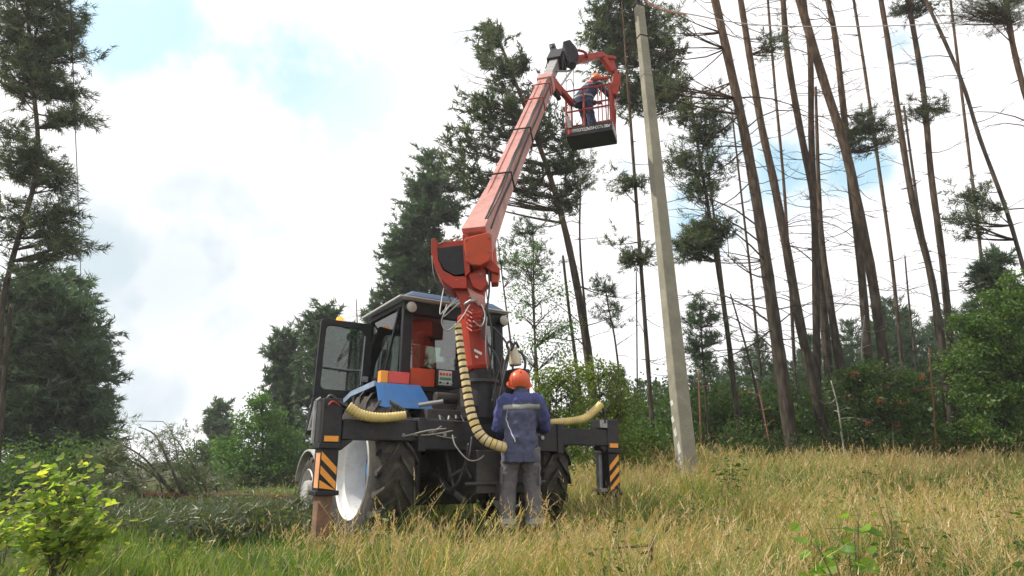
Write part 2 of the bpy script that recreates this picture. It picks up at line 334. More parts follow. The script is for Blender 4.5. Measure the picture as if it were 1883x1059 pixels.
# rear mudguards (blue): top plate, sloped rear plate, side lip
for s in (-1, 1):
    b = MB(); prof = [(1.75, 1.18), (1.5, 1.36), (1.05, 1.475), (.36, 1.515), (.24, 1.26)]; th = .018
    inn = [(1.74, 1.16), (1.49, 1.34), (1.045, 1.455), (.38, 1.495), (.262, 1.255)]
    x0, x1 = s*.60, s*1.08
    poly = [(x0, y, z) for y, z in prof]+[(x0, y, z) for y, z in reversed(inn)]
    if s < 0:                                                  # the rear plate tapers towards the cab side
        n = len(prof); A = [(-1.08, y, z) for y, z in prof]; A[-1] = (-1.0, .24, 1.26); Bq = [(-.60, y, z) for y, z in prof]; Bq[-1] = (-.50, .24, 1.27)
        for k in range(n-1):
            q = [Vector(A[k]), Vector(A[k+1]), Vector(Bq[k+1]), Vector(Bq[k])]; nn = (q[1]-q[0]).cross(q[3]-q[0]).normalized()*.018
            b.prism(q, nn if nn.z < 0 else -nn)
        b.prism([(-1.085, .36, 1.51), (-1.085, .24, 1.27), (-1.0, .235, 1.255), (-1.0, .35, 1.50)], (.0, -.006, .004))
    else: b.prism(poly, (x1-x0-.14, 0, 0))
    f = b.build('rear_mudguard', BLUE, T, bevel=.004)
    b = MB(); e = [Vector((s*(1.09 if s < 0 else .95), y, z-.012)) for y, z in prof[:4]]
    for k in range(3): b.beam(e[k], e[k+1], .02, .055)
    b.build('mudguard_lip', mat('pale_blue_edge', (.22, .30, .42), .45, var=.2, dirt=(.1, .1, .1), damt=.6), f)
# tail lights on the mudguard
b = MB(); b.box((-.90, .50, 1.535), (-.66, .58, 1.66)); tl = b.build('tail_light', REDL, T, bevel=.008, label='red and amber tail light on the mudguard')
b = MB(); b.box((-.985, .495, 1.535), (-.903, .585, 1.66)); b.build('amber_lens', AMBL, tl, bevel=.008)
b = MB(); b.box((-.96, .52, 1.50), (-.70, .56, 1.533)); b.build('bracket', GREY, tl)
# cab
YC = .66; XL, XR = -.71, .60; ZR = 2.47; YF = 1.62
b = MB()
def post(p, q, w_=.07, h_=.07): b.beam(p, q, w_, h_, up=(0, 1, 0))
post((XL+.05, YC, 1.50), (XL+.06, YC, ZR), .115, .06); post((XR-.05, YC, 1.50), (XR-.09, YC, ZR), .12, .06)
post((XL-.06, YF+.18, 1.45), (XL+.02, YF, ZR-.03), .06, .06); post((XR+.06, YF+.18, 1.45), (XR-.02, YF, ZR-.03), .06, .06)
post((XL-.02, 1.12, 1.52), (XL+.02, .78, ZR-.02), .035, .04)
b.box((XL, YC-.035, 2.33), (XR, YC+.035, ZR)); b.box((XL+.1, YC-.03, 1.49), (XR-.1, YC+.03, 1.545))
b.box((-.03, YC-.03, 1.545), (.03, YC+.03, 2.33))
b.beam((XL-.05, YF+.18, 1.46), (XL, YC, 1.50), .05, .06); b.beam((XR+.05, YF+.18, 1.46), (XR, YC, 1.50), .05, .06)
b.beam((XL+.02, YF, ZR-.03), (XL+.03, YC, ZR-.02), .06, .07); b.beam((XR-.02, YF, ZR-.03), (XR-.03, YC, ZR-.02), .06, .07)
b.box((XL, YF+.12, 1.40), (XR, YF+.18, 1.48)); b.box((XL, YF-.03, ZR-.08), (XR, YF+.03, ZR))
cab = b.build('cab_frame', BLACK, T, bevel=.008)
b = MB(); b.box((XL-.02, YC+.01, .95), (XL+.0, YF+.1, 1.49)); b.box((XR, YC+.01, .95), (XR+.02, YF+.1, 1.49)); b.box((XL+.01, YC, 1.02), (XR-.01, YC+.02, 1.488)); b.box((XL, YC+.02, .93), (XR, YF+.1, .97))
b.build('cab_lower_panel', BLACK, T)
# roof: black visor, grey edge, blue cap
b = MB(); b.box((XL-.05, YC-.09, ZR+.004), (XR+.03, YF+.12, ZR+.05)); rf = b.build('roof', LGREY, T, bevel=.015)
b = MB(); z = ZR+.052
lo = [(XL-.03, YC-.06), (XR+.01, YC-.06), (XR+.01, YF+.1), (XL-.03, YF+.1)]; hi = [(XL+.12, YC+.02), (XR-.14, YC+.02), (XR-.14, YF-.02), (XL+.12, YF-.02)]
b.add([(x, y, z) for x, y in lo]+[(x, y, z+.09) for x, y in hi], [(0, 3, 2, 1), (4, 5, 6, 7), (0, 1, 5, 4), (1, 2, 6, 5), (2, 3, 7, 6), (3, 0, 4, 7)])
b.build('roof_panel', BLUEROOF, rf, bevel=.025)
b = MB(); b.tube([(XL-.07, YC-.1, ZR+.03), (XL-.07, YF+.13, ZR+.01)], .016, 8); b.tube([(XL-.07, YC-.1, ZR+.03), (XR+.05, YC-.1, ZR+.03)], .012, 8); b.build('gutter_rail', LGREY, rf, smooth=True)
# glass
def pane(name, q, th=(0, .006, 0), m=GLASS, parent=cab): x = MB(); x.prism(q, th); return x.build(name, m, parent)
pane('rear_window', [(XL+.11, YC, 1.55), (-.035, YC, 1.55), (-.035, YC, 2.33), (XL+.12, YC, 2.33)], m=GLASSD)
pane('rear_window', [(.035, YC, 1.55), (XR-.12, YC, 1.55), (XR-.15, YC, 2.33), (.035, YC, 2.33)], m=GLASSD)
pane('side_window', [(XL-.055, YF+.12, 1.50), (XL-.015, YC+.05, 1.53), (XL+.02, YC+.05, ZR-.06), (XL+.015, YF, ZR-.07)], (.006, 0, 0))
pane('side_window', [(XR+.055, YF+.12, 1.50), (XR+.015, YC+.05, 1.53), (XR-.02, YC+.05, ZR-.06), (XR-.015, YF, ZR-.07)], (-.006, 0, 0))
pane('windscreen', [(XL, YF+.15, 1.49), (XR, YF+.15, 1.49), (XR-.05, YF, ZR-.08), (XL+.05, YF, ZR-.08)])
# work lamps
for x in (XL+.055, XR-.06):
    b = MB(); b.lathe([(.0, .001), (.0, .045), (-.03, .06), (-.065, .066), (-.07, .060)], (x, YC-.05, 2.385), (0, 1, 0), 20); l = b.build('work_lamp', BLACK, T, smooth=True)
    b = MB(); b.lathe([(-.068, .060), (-.078, .045), (-.083, .001)], (x, YC-.05, 2.385), (0, 1, 0), 20); b.build('lens', LENS, l, smooth=True)
# inside the cab
b = MB(); b.box((-.28, .95, 1.35), (.22, 1.35, 1.47)); b.prism([(-.26, .86, 1.4), (.20, .86, 1.4), (.16, .80, 1.86), (-.20, .80, 1.86)], (0, .09, 0)); b.prism([(-.15, .80, 1.93), (.09, .80, 1.93), (.07, .79, 2.06), (-.13, .79, 2.06)], (0, .07, 0)); b.box((-.04, .82, 1.85), (-.01, .85, 1.95)); b.build('driver_seat', SEAT, T, bevel=.03)
b = MB(); b.tube([(-.03+math.cos(a)*.19, 1.55-math.sin(a)*.08, 1.72+math.sin(a)*.17) for a in [2*PI*k/24 for k in range(25)]], .014, 6, cap=False); b.tube([(-.03, 1.55, 1.72), (-.03, 1.72, 1.4)], .02, 6); b.build('steering_wheel', BLACK, T, smooth=True)
b = MB(); b.prism([(XL+.13, YC+.10, 2.30), (XR-.2, YC+.10, 2.30), (XR-.25, YC+.22, 2.02), (XL+.2, YC+.22, 2.06)], (0, .03, 0)); b.build('headlining', mat('dark_red_lining', (.09, .012, .012), .7, var=.4, scale=6), T)
b = MB(); b.prism([(XL+.02, YC+.42, 1.52), (XL+.02, YC+.12, 1.53), (XL+.025, YC+.12, 2.2), (XL+.025, YC+.24, 2.05)], (.02, 0, 0)); b.build('window_curtain', mat('blue_grey_cloth', (.04, .06, .13), .8, var=.2), T)
b = MB(); b.box((-.60, YC-.045, 1.545), (-.315, YC-.036, 1.735)); b.build('red_cover_panel', ORED, T, bevel=.003)
b = MB(); b.box((-.31, YC-.09, 1.54), (.04, YC-.04, 1.74)); sw = b.build('control_box', BLACK, T, bevel=.006)
b = MB(); b.box((-.29, YC-.096, 1.565), (-.13, YC-.091, 1.725)); b.build('switch_plate', PANELW, sw)
for k in range(4):
    b = MB(); b.box((-.28+k*.038, YC-.102, 1.672), (-.254+k*.038, YC-.0965, 1.70)); b.build('switch', REDL, sw)
b = MB(); b.box((-.28, YC-.101, 1.62), (-.14, YC-.0965, 1.65)); b.build('switch_strip', GREEN_P, sw)
for k in range(4):
    b = MB(); b.tube([(-.275+k*.045, YC-.096, 1.59), (-.275+k*.045, YC-.115, 1.59)], .012, 8); b.build('knob', LGREY if k % 2 else BLACK, sw)
# open door
YD = 1.50; dx0, dx1 = -1.37, -.71
def rr_poly(x0, x1, z0, z1, y, r=.05):
    out = []
    for cx, cz, a0 in ((x1-r, z1-r, 0), (x0+r, z1-r, 90), (x0+r, z0+r, 180), (x1-r, z0+r, 270)):
        out += [Vector((cx+math.cos(math.radians(a0+t))*r, y, cz+math.sin(math.radians(a0+t))*r)) for t in (0, 30, 60, 90)]
    return out
def ring(b, outer, inner, dy):
    n = len(outer); e = Vector((0, dy, 0)); vs = outer+inner+[q+e for q in outer]+[q+e for q in inner]; fs = []
    for i in range(n):
        j = (i+1) % n; fs += [(i, j, n+j, n+i), (2*n+i, 3*n+i, 3*n+j, 2*n+j), (i, 2*n+i, 2*n+j, j), (n+i, n+j, 3*n+j, 3*n+i)]
    b.add(vs, fs)
b = MB(); tilt = lambda L_: [Vector((q.x+(.02 if q.x < -1 else -.04)*((q.z-1.5)/.9), q.y, q.z)) for q in L_]
ring(b, tilt(rr_poly(dx0, dx1, 1.45, 2.36, YD, .03)), tilt(rr_poly(dx0+.065, dx1-.09, 1.55, 2.29, YD, .06)), .045)
lowp = [Vector(q) for q in [(-1.42, YD, 1.05), (-1.35, YD, 1.04), (-.95, YD, 1.20), (-.86, YD, 1.447), (-1.375, YD, 1.447)]]
b.prism(lowp, (0, .04, 0))
door = b.build('cab_door', BLACK, T, bevel=.005)
b = MB(); b.prism(tilt(rr_poly(dx0+.06, dx1-.085, 1.545, 2.295, YD+.02, .06)), (0, .006, 0)); b.build('door_glass', GLASS, door)
b = MB(); b.tube([(dx0+.07, YD-.03, 1.80), (dx0+.4, YD-.035, 1.78), (dx1-.15, YD-.03, 1.79)], .010, 6); b.tube([(dx1-.14, YD-.03, 1.62), (dx1-.12, YD-.03, 2.2)], .009, 6); b.build('grab_rail', GREY, door)
b = MB(); ring(b, [Vector(q) for q in [(-1.405, YD-.012, 1.09), (-1.27, YD-.012, 1.10), (-1.27, YD-.012, 1.37), (-1.31, YD-.012, 1.41), (-1.36, YD-.012, 1.39)]], [Vector(q) for q in [(-1.385, YD-.012, 1.12), (-1.29, YD-.012, 1.125), (-1.29, YD-.012, 1.36), (-1.315, YD-.012, 1.385), (-1.345, YD-.012, 1.37)]], .01); b.build('lower_window_frame', LGREY, door)
b = MB(); b.prism([(-1.385, YD-.008, 1.12), (-1.29, YD-.008, 1.125), (-1.29, YD-.008, 1.36), (-1.315, YD-.008, 1.385), (-1.345, YD-.008, 1.37)], (0, .004, 0)); b.build('lower_door_glass', mat('dusty_glass', (.18, .2, .2), .2), door)
b = MB(); b.box((dx1-.12, YD-.05, 1.66), (dx1-.06, YD-.01, 1.72)); b.build('door_handle', GREY, door)
# mirror and beacon on a bracket from the front post
b = MB(); b.tube([(XL, YF, 2.40), (-.95, 1.9, 2.36), (-1.0, 1.95, 2.40)], .012, 6); b.tube([(-.95, 1.9, 2.36), (-1.12, 1.9, 2.30), (-1.14, 1.9, 2.05)], .010, 6); br = b.build('mirror_bracket', BLACK, T)
b = MB(); b.box((-1.20, 1.88, 1.86), (-1.06, 1.91, 2.18)); b.build('mirror', BLACK, br, bevel=.01)
b = MB(); b.lathe([(0, .05), (.015, .052)], (-1.0, 1.95, 2.40), (0, 0, 1), 16); b.tube([(-1, 1.95, 2.36), (-1, 1.95, 2.415)], .05, 16); bc = b.build('beacon', BLACK, T)
b = MB(); b.lathe([(0, .046), (.05, .047), (.085, .038), (.098, .001)], (-1.0, 1.95, 2.416), (0, 0, 1), 20); b.build('amber_dome', AMBER, bc, smooth=True)
# outrigger beam
b = MB(); b.box((-.80, -.11, .86), (.86, .11, 1.135)); b.box((-.82, -.125, .84), (-.74, .125, 1.15)); b.box((.80, -.125, .84), (.88, .125, 1.15)); ob = b.build('outrigger_beam', BEAMM, T, bevel=.01)
b = MB()
for x in (-.55, -.2, .25, .6): b.tube([(x, -.112, 1.0), (x, -.13, 1.0)], .022, 6)
b.build('bolt_heads', GREY, ob); 
for s in (-1, 1):
    b = MB(); x0, x1 = (-1.53, -.82) if s < 0 else (.88, 1.55)
    b.box((x0, -.085, .935), (x1, .085, 1.112)); b.prism([(s*1.53, -.07, .93), (s*1.42, -.07, .93), (s*1.53, -.07, .84)], (0, .14, 0)); b.build('sliding_arm', BEAMM, T, bevel=.008)
    cx = s*1.63 if s < 0 else 1.615
    b = MB(); zt = 1.285 if s < 0 else 1.23
    b.box((cx-.085, -.095, .90), (cx+.085, .095, zt)); leg = b.build('outrigger_leg', BEAMM, T, bevel=.008, label='left outrigger leg, taller' if s < 0 else 'right outrigger leg with a steel tab')
    b = MB(); b.box((cx-.105, -.115, .855), (cx+.105, .115, .90)); b.box((cx-.10, -.11, .47 if s < 0 else .40), (cx+.10, .11, .51 if s < 0 else .44)); b.build('collar', BLACK, leg, bevel=.008)
    zb = .512 if s < 0 else .442
    b = MB(); b.box((cx-.078, -.088, zb), (cx+.078, .088, .853)); b.build('leg_housing', BLACK, leg, bevel=.004)
    b = MB(); b.box((cx-.062, -.1005, .915), (cx+.062, -.0965, .962)); b.build('reflector', ORANGE, leg)
    b = MB(); yy = -.0915; H = .853-zb; n = 3; xa, xb = cx-.070, cx+.070      # slanted warning stripes
    for k in range(n):
        if s < 0: q = [(xa, zb+H-.02-k*.118), (xb, zb+H-.02-.135-k*.118), (xb, zb+H-.02-.195-k*.118), (xa, zb+H-.02-.065-k*.118)]
        else: q = [(xa, zb+H-.135-k*.118), (xb, zb+H-.01-k*.118), (xb, zb+H-.075-k*.118), (xa, zb+H-.195-k*.118)]
        q = [(x, max(zb+.002, min(.850, z))) for x, z in q]
        b.prism([(x, yy, z) for x, z in q], (0, .0025, 0))
    b.build('warning_stripes', ORANGE, leg)
    b = MB()
    if s < 0: b.box((cx-.0815, -.086, zb+.02), (cx-.0785, .03, .82)); b.build('sunlit_side_stripe', mat('sunlit_orange_edge', (.7, .33, .15), .5, var=.2), leg)  # bright orange painted on as the sunlit side of the leg
    b = MB(); b.box((cx-.062, -.07, .03), (cx+.062, .07, zb-.03)); b.build('inner_leg', RUST, leg, bevel=.006)
    zg = gz(*(Matrix.Rotation(TZ, 3, 'Z') @ Vector((cx, 0, 0))+T.location).xy)
    b = MB(); b.lathe([(0, .001), (0, .15), (.02, .16), (.045, .08), (.06, .05), (.061, .001)], (cx, 0, zg-.01), (0, 0, 1), 20); b.build('foot_pad', RUST, leg, smooth=True)
b = MB(); b.box((1.42, -.10, .95+.18), (1.53, .06, 1.22)); b.build('grey_bracket', GREY, T, bevel=.004)
b = MB(); b.box((1.47, .0, .47), (1.515, .06, .84)); b.box((1.43, -.06, .44), (1.53, .09, .475)); b.tube([(1.40, .0, .865), (1.50, .0, .865)], .02, 8); b.build('support_strut', GREY, T, bevel=.004)
b = MB(); b.tube([(-1.76, -.0, .9), (-1.76, .0, 1.26)], .018, 6); b.tube([(-1.76, .0, 1.26), (-1.72, .0, 1.29)], .018, 6); b.build('locking_pin', GREY, T)
# linkage and clutter behind the axle
b = MB(); 
b.box((-.62, .12, 1.15), (.20, .55, 1.26)); b.tube([(-.45, .32, 1.40), (.02, .32, 1.40)], .055, 14); b.box((-.60, .30, 1.27), (.30, .60, 1.34)); b.box((.42, .1, 1.15), (.60, .55, 1.75)); b.box((-.2, .05, 1.14), (-.12, .5, 1.5)); b.box((.15, .2, 1.2), (.36, .5, 1.55)); b.build('hydraulic_rack', DARK, T, bevel=.008)
b = MB()
for x in (-.42, .42): b.tube([(x, .35, .62), (x*1.05, -.35, .40)], .03, 8); b.tube([(x, .2, 1.0), (x*1.02, -.12, .5)], .018, 8)
b.tube([(-.42, -.3, .55), (.5, -.3, .56)], .016, 8); b.box((-.08, -.36, .40), (.08, -.2, .55)); b.tube([(.02, -.33, .42), (.02, -.33, .72)], .018, 8); b.tube([(-.03, -.33, .66), (.07, -.33, .66)], .025, 8); b.tube([(-.02, -.33, .5), (.06, -.33, .5)], .05, 12)
b.tube([(-.45, -.1, .62), (-.36, -.2, .70), (-.30, -.2, .60)], .02, 8); b.build('tow_hitch', DARK, T)
b = MB(); b.box((-.7, .3, .35), (-.58, .95, .9)); b.box((.60, .3, .35), (.7, .95, .9)); b.box((-.58, 1.0, .30), (.58, 1.6, .95)); b.build('axle_housing', DARK, T, bevel=.02)
# ---- hoses
def hose(name, pts, r, m, parent=T, sub=5, n=8, label=None):
    b = MB(); b.tube(smoothpath(pts, sub), r, n); return b.build(name, m, parent, smooth='all', label=label)
def ribbed(name, pts, r0, r1, m, pitch, amp=.10, label=None):
    P = smoothpath(pts, 12); L_ = [0]
    for a, c in zip(P, P[1:]): L_.append(L_[-1]+(c-a).length)
    tot = L_[-1]; n = int(tot/pitch*4); Q = []; R_ = []
    for i in range(n+1):
        d = tot*i/n; k = max(j for j in range(len(P)) if L_[j] <= d+1e-6); k = min(k, len(P)-2); t = (d-L_[k])/max(1e-6, L_[k+1]-L_[k])
        Q.append(P[k].lerp(P[k+1], t)); r = r0+(r1-r0)*i/n; R_.append(r*(1+(amp if i % 4 in (1, 2) else -amp)*.5))
    b = MB(); b.tube(Q, R_, 14); return b.build(name, m, T, smooth='all', label=label)
# main hose guard, cream spiral over black hose
P = smoothpath([TL(*q) for q in [(842, 596, 6.18), (847, 640, 6.16), (856, 700, 6.13), (868, 765, 6.1), (888, 805, 6.08), (925, 822, 6.1), (955, 824, 6.25), (972, 818, 6.45)]], 14)
L_ = [0]
for a, c in zip(P, P[1:]): L_.append(L_[-1]+(c-a).length)
def along(d):
    k = 0
    while k < len(P)-2 and L_[k+1] < d: k += 1
    t = (d-L_[k])/max(1e-6, L_[k+1]-L_[k]); return P[k].lerp(P[k+1], t)
b = MB(); b.tube(P, .030, 10); mh = b.build('main_hose', HOSEB, T, smooth='all', label='thick black hose inside a cream spiral guard')
d = .0; k = 0
while d < L_[-1]-.05:
    gap = .022 if d < .9 else max(.002, .022-(d-.9)*.05); seg = .044; r = .037+.013*min(1, d/1.1)
    pts = [along(d+seg*t/4) for t in range(5)]
    b = MB(); b.tube(pts, r, 16); b.build('guard_ring', CREAM if k % 5 else YEL, mh, smooth=True, bevel=.003); d += seg+gap; k += 1
hl = ribbed('corrugated_hose', [TL(*q) for q in [(640, 748, 5.62), (665, 763, 5.66), (700, 768, 5.75), (745, 764, 5.85)]], .047, .040, YEL, .028, label='yellow corrugated hose over the left arm')
hose('hose_end', [TL(*q) for q in [(598, 742, 5.58), (608, 728, 5.58), (622, 738, 5.6), (645, 752, 5.62)]], .018, HOSEB)
hose('hose_end', [TL(*q) for q in [(604, 745, 5.5), (612, 738, 5.52), (624, 745, 5.58)]], .008, RED)
ribbed('corrugated_hose', [TL(*q) for q in [(1000, 777, 6.95), (1040, 775, 7.0), (1072, 770, 7.1), (1090, 758, 7.2), (1105, 744, 7.25)]], .036, .046, YEL, .026, label='pale yellow hose over the right arm')
hose('hose_end', [TL(*q) for q in [(1103, 746, 7.25), (1111, 755, 7.26), (1112, 778, 7.27)]], .017, HOSEB)
for q in [[(770, 790, 6.3), (800, 800, 6.1), (835, 805, 6.2), (850, 790, 6.3)], [(760, 783, 6.2), (790, 795, 6.05), (812, 783, 6.05), (790, 800, 6.05), (770, 805, 6.1)], [(720, 790, 6.0), (760, 800, 6.0), (800, 798, 6.0), (832, 792, 6.1)],
          [(832, 800, 6.1), (838, 820, 6.05), (860, 845, 6.0), (880, 845, 6.1), (895, 832, 6.25)], [(700, 797, 5.95), (735, 803, 5.95), (785, 792, 5.95), (820, 788, 6.05)]]:
    hose('hydraulic_hose', [TL(*p) for p in q], .007, HOSEG)
for q in [[(868, 803, 6.1), (862, 840, 6.05), (845, 885, 6.1), (825, 905, 6.15), (812, 895, 6.25), (805, 860, 6.4)], [(862, 815, 6.1), (855, 850, 6.1), (840, 890, 6.1), (822, 900, 6.15), (808, 880, 6.2)],
          [(905, 600, 6.3), (935, 640, 6.25), (925, 700, 6.2), (915, 745, 6.2)], [(925, 650, 6.5), (912, 700, 6.4), (905, 740, 6.3)], [(895, 560, 6.3), (905, 620, 6.25), (900, 680, 6.3)],
          [(890, 440, 6.45), (900, 520, 6.35), (893, 600, 6.25), (905, 690, 6.25)], [(896, 560, 6.4), (885, 610, 6.3), (915, 660, 6.25), (930, 740, 6.2)],
          [(795, 470, 6.5), (800, 510, 6.4), (822, 540, 6.35), (830, 560, 6.3)], [(720, 770, 6.1), (760, 770, 6.1), (800, 772, 6.2), (850, 776, 6.2)], [(700, 775, 6.1), (755, 773, 6.0), (790, 777, 6.1), (845, 770, 6.3)]]:
    hose('hydraulic_hose', [TL(*p) for p in q], .0105, HOSEB)
for q in [[(845, 552, 6.2), (825, 565, 6.1), (812, 590, 6.1), (822, 608, 6.1), (845, 590, 6.05), (864, 560, 6.1)], [(840, 548, 6.2), (818, 570, 6.1), (809, 575, 6.15), (816, 530, 6.3)], [(846, 556, 6.15), (830, 570, 6.1), (815, 582, 6.1), (822, 560, 6.2)],
          [(895, 582, 6.15), (893, 650, 6.15), (897, 680, 6.2)], [(870, 590, 6.1), (885, 600, 6.1), (892, 580, 6.15), (886, 560, 6.2)]]:
    hose('braided_hose', [TL(*p) for p in q], .0062, mat('braided_grey', (.26, .26, .25), .4, .2, var=.15))
b = MB()
for q in [((815, 738, 6.05), (770, 745, 6.05)), ((690, 808, 5.95), (745, 800, 5.95))]: b.tube([TL(*q[0]), TL(*q[1])], .022, 8)
b.build('coupling', GREY, T, smooth=True)
b = MB()
for k in range(9):
    x = -.55+k*.085; b.tube([(x, -.03, 1.14), (x+random.uniform(-.03, .03), -.02, 1.18+random.uniform(0, .03)), (x+.07, .03, 1.16)], .010, 6)
b.build('pipe_fittings', GREY, T)
# hose bundle at the right of the cab
P_ = [TL(*q) for q in [(948, 672, 6.75), (946, 655, 6.75), (940, 640, 6.75)]]
b = MB(); b.tube(smoothpath(P_, 4), [.065, .066, .066, .064, .06, .058, .056, .05, .045], 14); b.build('hose_bundle_guard', mat('pale_cream_guard', (.55, .5, .36), .5, var=.15, scale=20), T, smooth='all')
for q in [[(938, 645, 6.75), (932, 636, 6.73), (936, 628, 6.75), (944, 634, 6.75)], [(940, 645, 6.7), (948, 630, 6.7), (954, 640, 6.72)], [(948, 645, 6.75), (960, 650, 6.75), (966, 668, 6.75), (962, 690, 6.75)], [(935, 650, 6.75), (928, 670, 6.75), (924, 700, 6.7)], [(946, 700, 6.75), (948, 740, 6.7), (950, 790, 6.6)]]:
    hose('hydraulic_hose', [TL(*p) for p in q], .014, HOSEB)
# control levers by the worker
b = MB(); b.box((.55, -.02, 1.136), (.85, .10, 1.22)); lb = b.build('lever_box', BLACK, T, bevel=.006)
for k in range(4):
    b = MB(); b.tube([(.59+k*.07, .03, 1.22), (.59+k*.07, .0, 1.38)], .007, 6); b.ell((.59+k*.07, .0, 1.39), (.015, .015, .018), 8, 6); b.build('lever', HOSEB, lb)
# ---------------------------------------------------------------- mast, turret, boom
mb = TL(887, 770, 6.5); m1 = TL(884, 680, 6.5); mt = TL(866, 560, 6.5)
b = MB(); b.tube([mb, TL(888, 735, 6.5), TL(886, 690, 6.5), TL(885, 682, 6.5)], [.17, .16, .14, .14], 20); b.box((mb.x-.2, mb.y-.12, 1.12), (mb.x+.2, mb.y+.25, 1.30)); b.build('mast_base', BLACK, T, smooth=True, bevel=.004)
b = MB(); b.lathe([(0, .185), (.03, .185), (.031, .15)], TL(885, 705, 6.5), (0, 0, 1), 24); b.build('slewing_ring', DARK, T, smooth=True)
b = MB(); q0 = TL(877, 683, 6.5); b.beam(q0, TL(863, 575, 6.5), .25, .25, up=(0, -1, 0), w2=.22, h2=.25); mast = b.build('mast', RED, T, bevel=.05)
b = MB(); q = [TL(*p) for p in [(862, 575, 6.36), (893, 575, 6.36), (896, 640, 6.36), (878, 600, 6.36)]]; b.prism(q, TV(T.location+Vector((0, .02, 0)))-TV(T.location)); b.build('mast_gusset', RED, mast)
WMARK = mat('white_mark', (.7, .68, .64), .5, var=.1)
yb = 6.352
b = MB()
e = TV(T.location+Vector((0, .003, 0)))
for q in [[(872, 641), (886, 648), (886, 653), (872, 646)], [(874, 653), (879, 655), (879, 659), (874, 657)]]: b.prism([TL(u, v, 6.33) for u, v in q], e)
b.build('white_marking', WMARK, mast)
b = MB()
for k in range(5): b.tube([TL(856+k*.5, 570+k*8, 6.32), TL(868, 577+k*8, 6.26), TL(884, 574+k*8, 6.30)], .011, 6)
b.build('pipe_clamps', RED, mast)
b = MB(); b.tube([TL(855, 560, 6.3), TL(866, 553, 6.25), TL(876, 552, 6.3)], .02, 8); b.tube([TL(888, 586, 6.3), TL(897, 586, 6.3)], .015, 8); b.build('hose_unions', GREY, mast)
def slab(px, Y, depth, bevel=0.012, name='plate', m=RED, parent=T, label=None):
    b = MB(); q = [TL(u, v, Y) for u, v in px]; b.prism(q, TV(T.location+Vector((0, depth, 0)))); return b.build(name, m, parent, bevel=bevel, label=label)
tur = slab([(826, 505), (860, 505), (885, 488), (893, 497), (890, 540), (893, 560), (893, 585), (850, 585), (846, 555), (835, 530)], 6.38, .30, name='turret', label='red slewing turret on top of the mast')
slab([(793, 440), (800, 436), (804, 450), (806, 478), (815, 497), (835, 508), (858, 508), (858, 530), (832, 530), (812, 515), (799, 490), (793, 465)], 6.30, .46, .006, 'turret_cheek', RED, tur)
slab([(798, 446), (852, 441), (853, 455), (800, 460)], 6.32, .42, .006, 'turret_top_plate', RED, tur)
slab([(804, 456), (851, 450), (856, 502), (836, 506), (817, 495), (807, 478)], 6.295, .30, .003, 'dark_opening_panel', BLACK, tur)  # black panel stands for the shaded opening between the cheeks
slab([(850, 432), (860, 430), (864, 500), (855, 508)], 6.28, .48, .004, 'inner_cheek', RED, tur)
slab([(852, 442), (856, 436), (898, 426), (904, 431), (905, 470), (898, 480), (884, 488), (868, 488), (857, 480)], 6.26, .42, .014, 'boom_heel', ORED, tur)
slab([(884, 484), (900, 474), (919, 492), (918, 503), (903, 499)], 6.36, .26, .01, 'cylinder_bracket', RED, tur)
slab([(903, 499), (918, 500), (916, 519), (903, 520)], 6.40, .18, .008, 'cylinder_lug', ORED, tur)
slab([(860, 505), (886, 500), (898, 520), (885, 535), (870, 528)], 6.32, .20, .008, 'turret_box', RED, tur)
slab([(858, 528), (876, 538), (892, 545), (892, 568), (868, 552)], 6.355, .02, .003, 'pale_plate', PINK, tur)
b = MB()
for u, v in ((858, 440), (858, 470), (900, 436), (901, 462), (872, 484)): b.tube([TL(u, v, 6.262), TL(u, v, 6.24)], .013, 6)
for u, v in ((840, 515), (852, 520), (864, 545), (880, 560), (868, 570), (884, 505)): b.tube([TL(u, v, 6.325), TL(u, v, 6.30)], .012, 6)
b.build('bolt_heads', GREY, tur)
b = MB(); b.tube(smoothpath([TL(806, 449, 6.30), TL(820, 444, 6.32), TL(835, 446, 6.35), TL(850, 438, 6.33)], 4), .008, 5); b.tube(smoothpath([TL(812, 447, 6.34), TL(828, 441, 6.36), TL(846, 434, 6.38)], 4), .006, 5); b.build('caught_twigs', mat('dry_twig', (.3, .22, .14), .9), tur)
# lift cylinder under the boom
b = MB(); b.tube([TL(908, 512, 6.5), TL(902, 440, 6.95)], .055, 14); b.build('lift_cylinder', RED, T, smooth=True)
# boom
B0 = at(877, 445, 6.52); B1 = at(1006, 150, 10.35)
d = (B1-B0).normalized(); side = d.cross(Vector((0, 0, 1))).normalized(); upn = side.cross(d)
B2 = B0+d*((B1-B0).length+1.75)
def bp(s_, a, c_): return TV(B0+(B1-B0)*s_+side*a+upn*c_)
b = MB(); L_ = (B1-B0).length; W, Hh = .225, .27
b.beam(TV(B0), TV(B1), W, Hh, up=TV(T.location+upn))
boom = b.build('boom', PINK, T, bevel=.008, label='long sun-faded red main boom')
b = MB(); b.beam(bp(0, .0, .0), bp(.18, 0, 0), W+.05, Hh+.10, up=TV(T.location+upn), w2=W+.006, h2=Hh+.01); b.build('boom_heel_box', PINK, boom, bevel=.006)
b = MB(); b.beam(bp(.02, -.05, Hh/2+.008), bp(.93, -.05, Hh/2+.008), .010, .014, up=TV(T.location+upn)); b.beam(bp(.02, .065, Hh/2+.014), bp(.93, .065, Hh/2+.014), .035, .026, up=TV(T.location+upn)); b.build('boom_top_channel', PINK, boom)
b = MB()
for a in (.088, .112): b.tube([bp(t, a+.01, Hh/2+.02-.02*math.sin(t*22+a*40)) for t in [i/24*.92+.03 for i in range(25)]], .011, 6)
b.tube([bp(t, W/2+.02, .05+.012*math.sin(t*17)) for t in [i/24*.92+.03 for i in range(25)]], .013, 6)
b.build('boom_hose_run', HOSEB, boom, smooth='all')
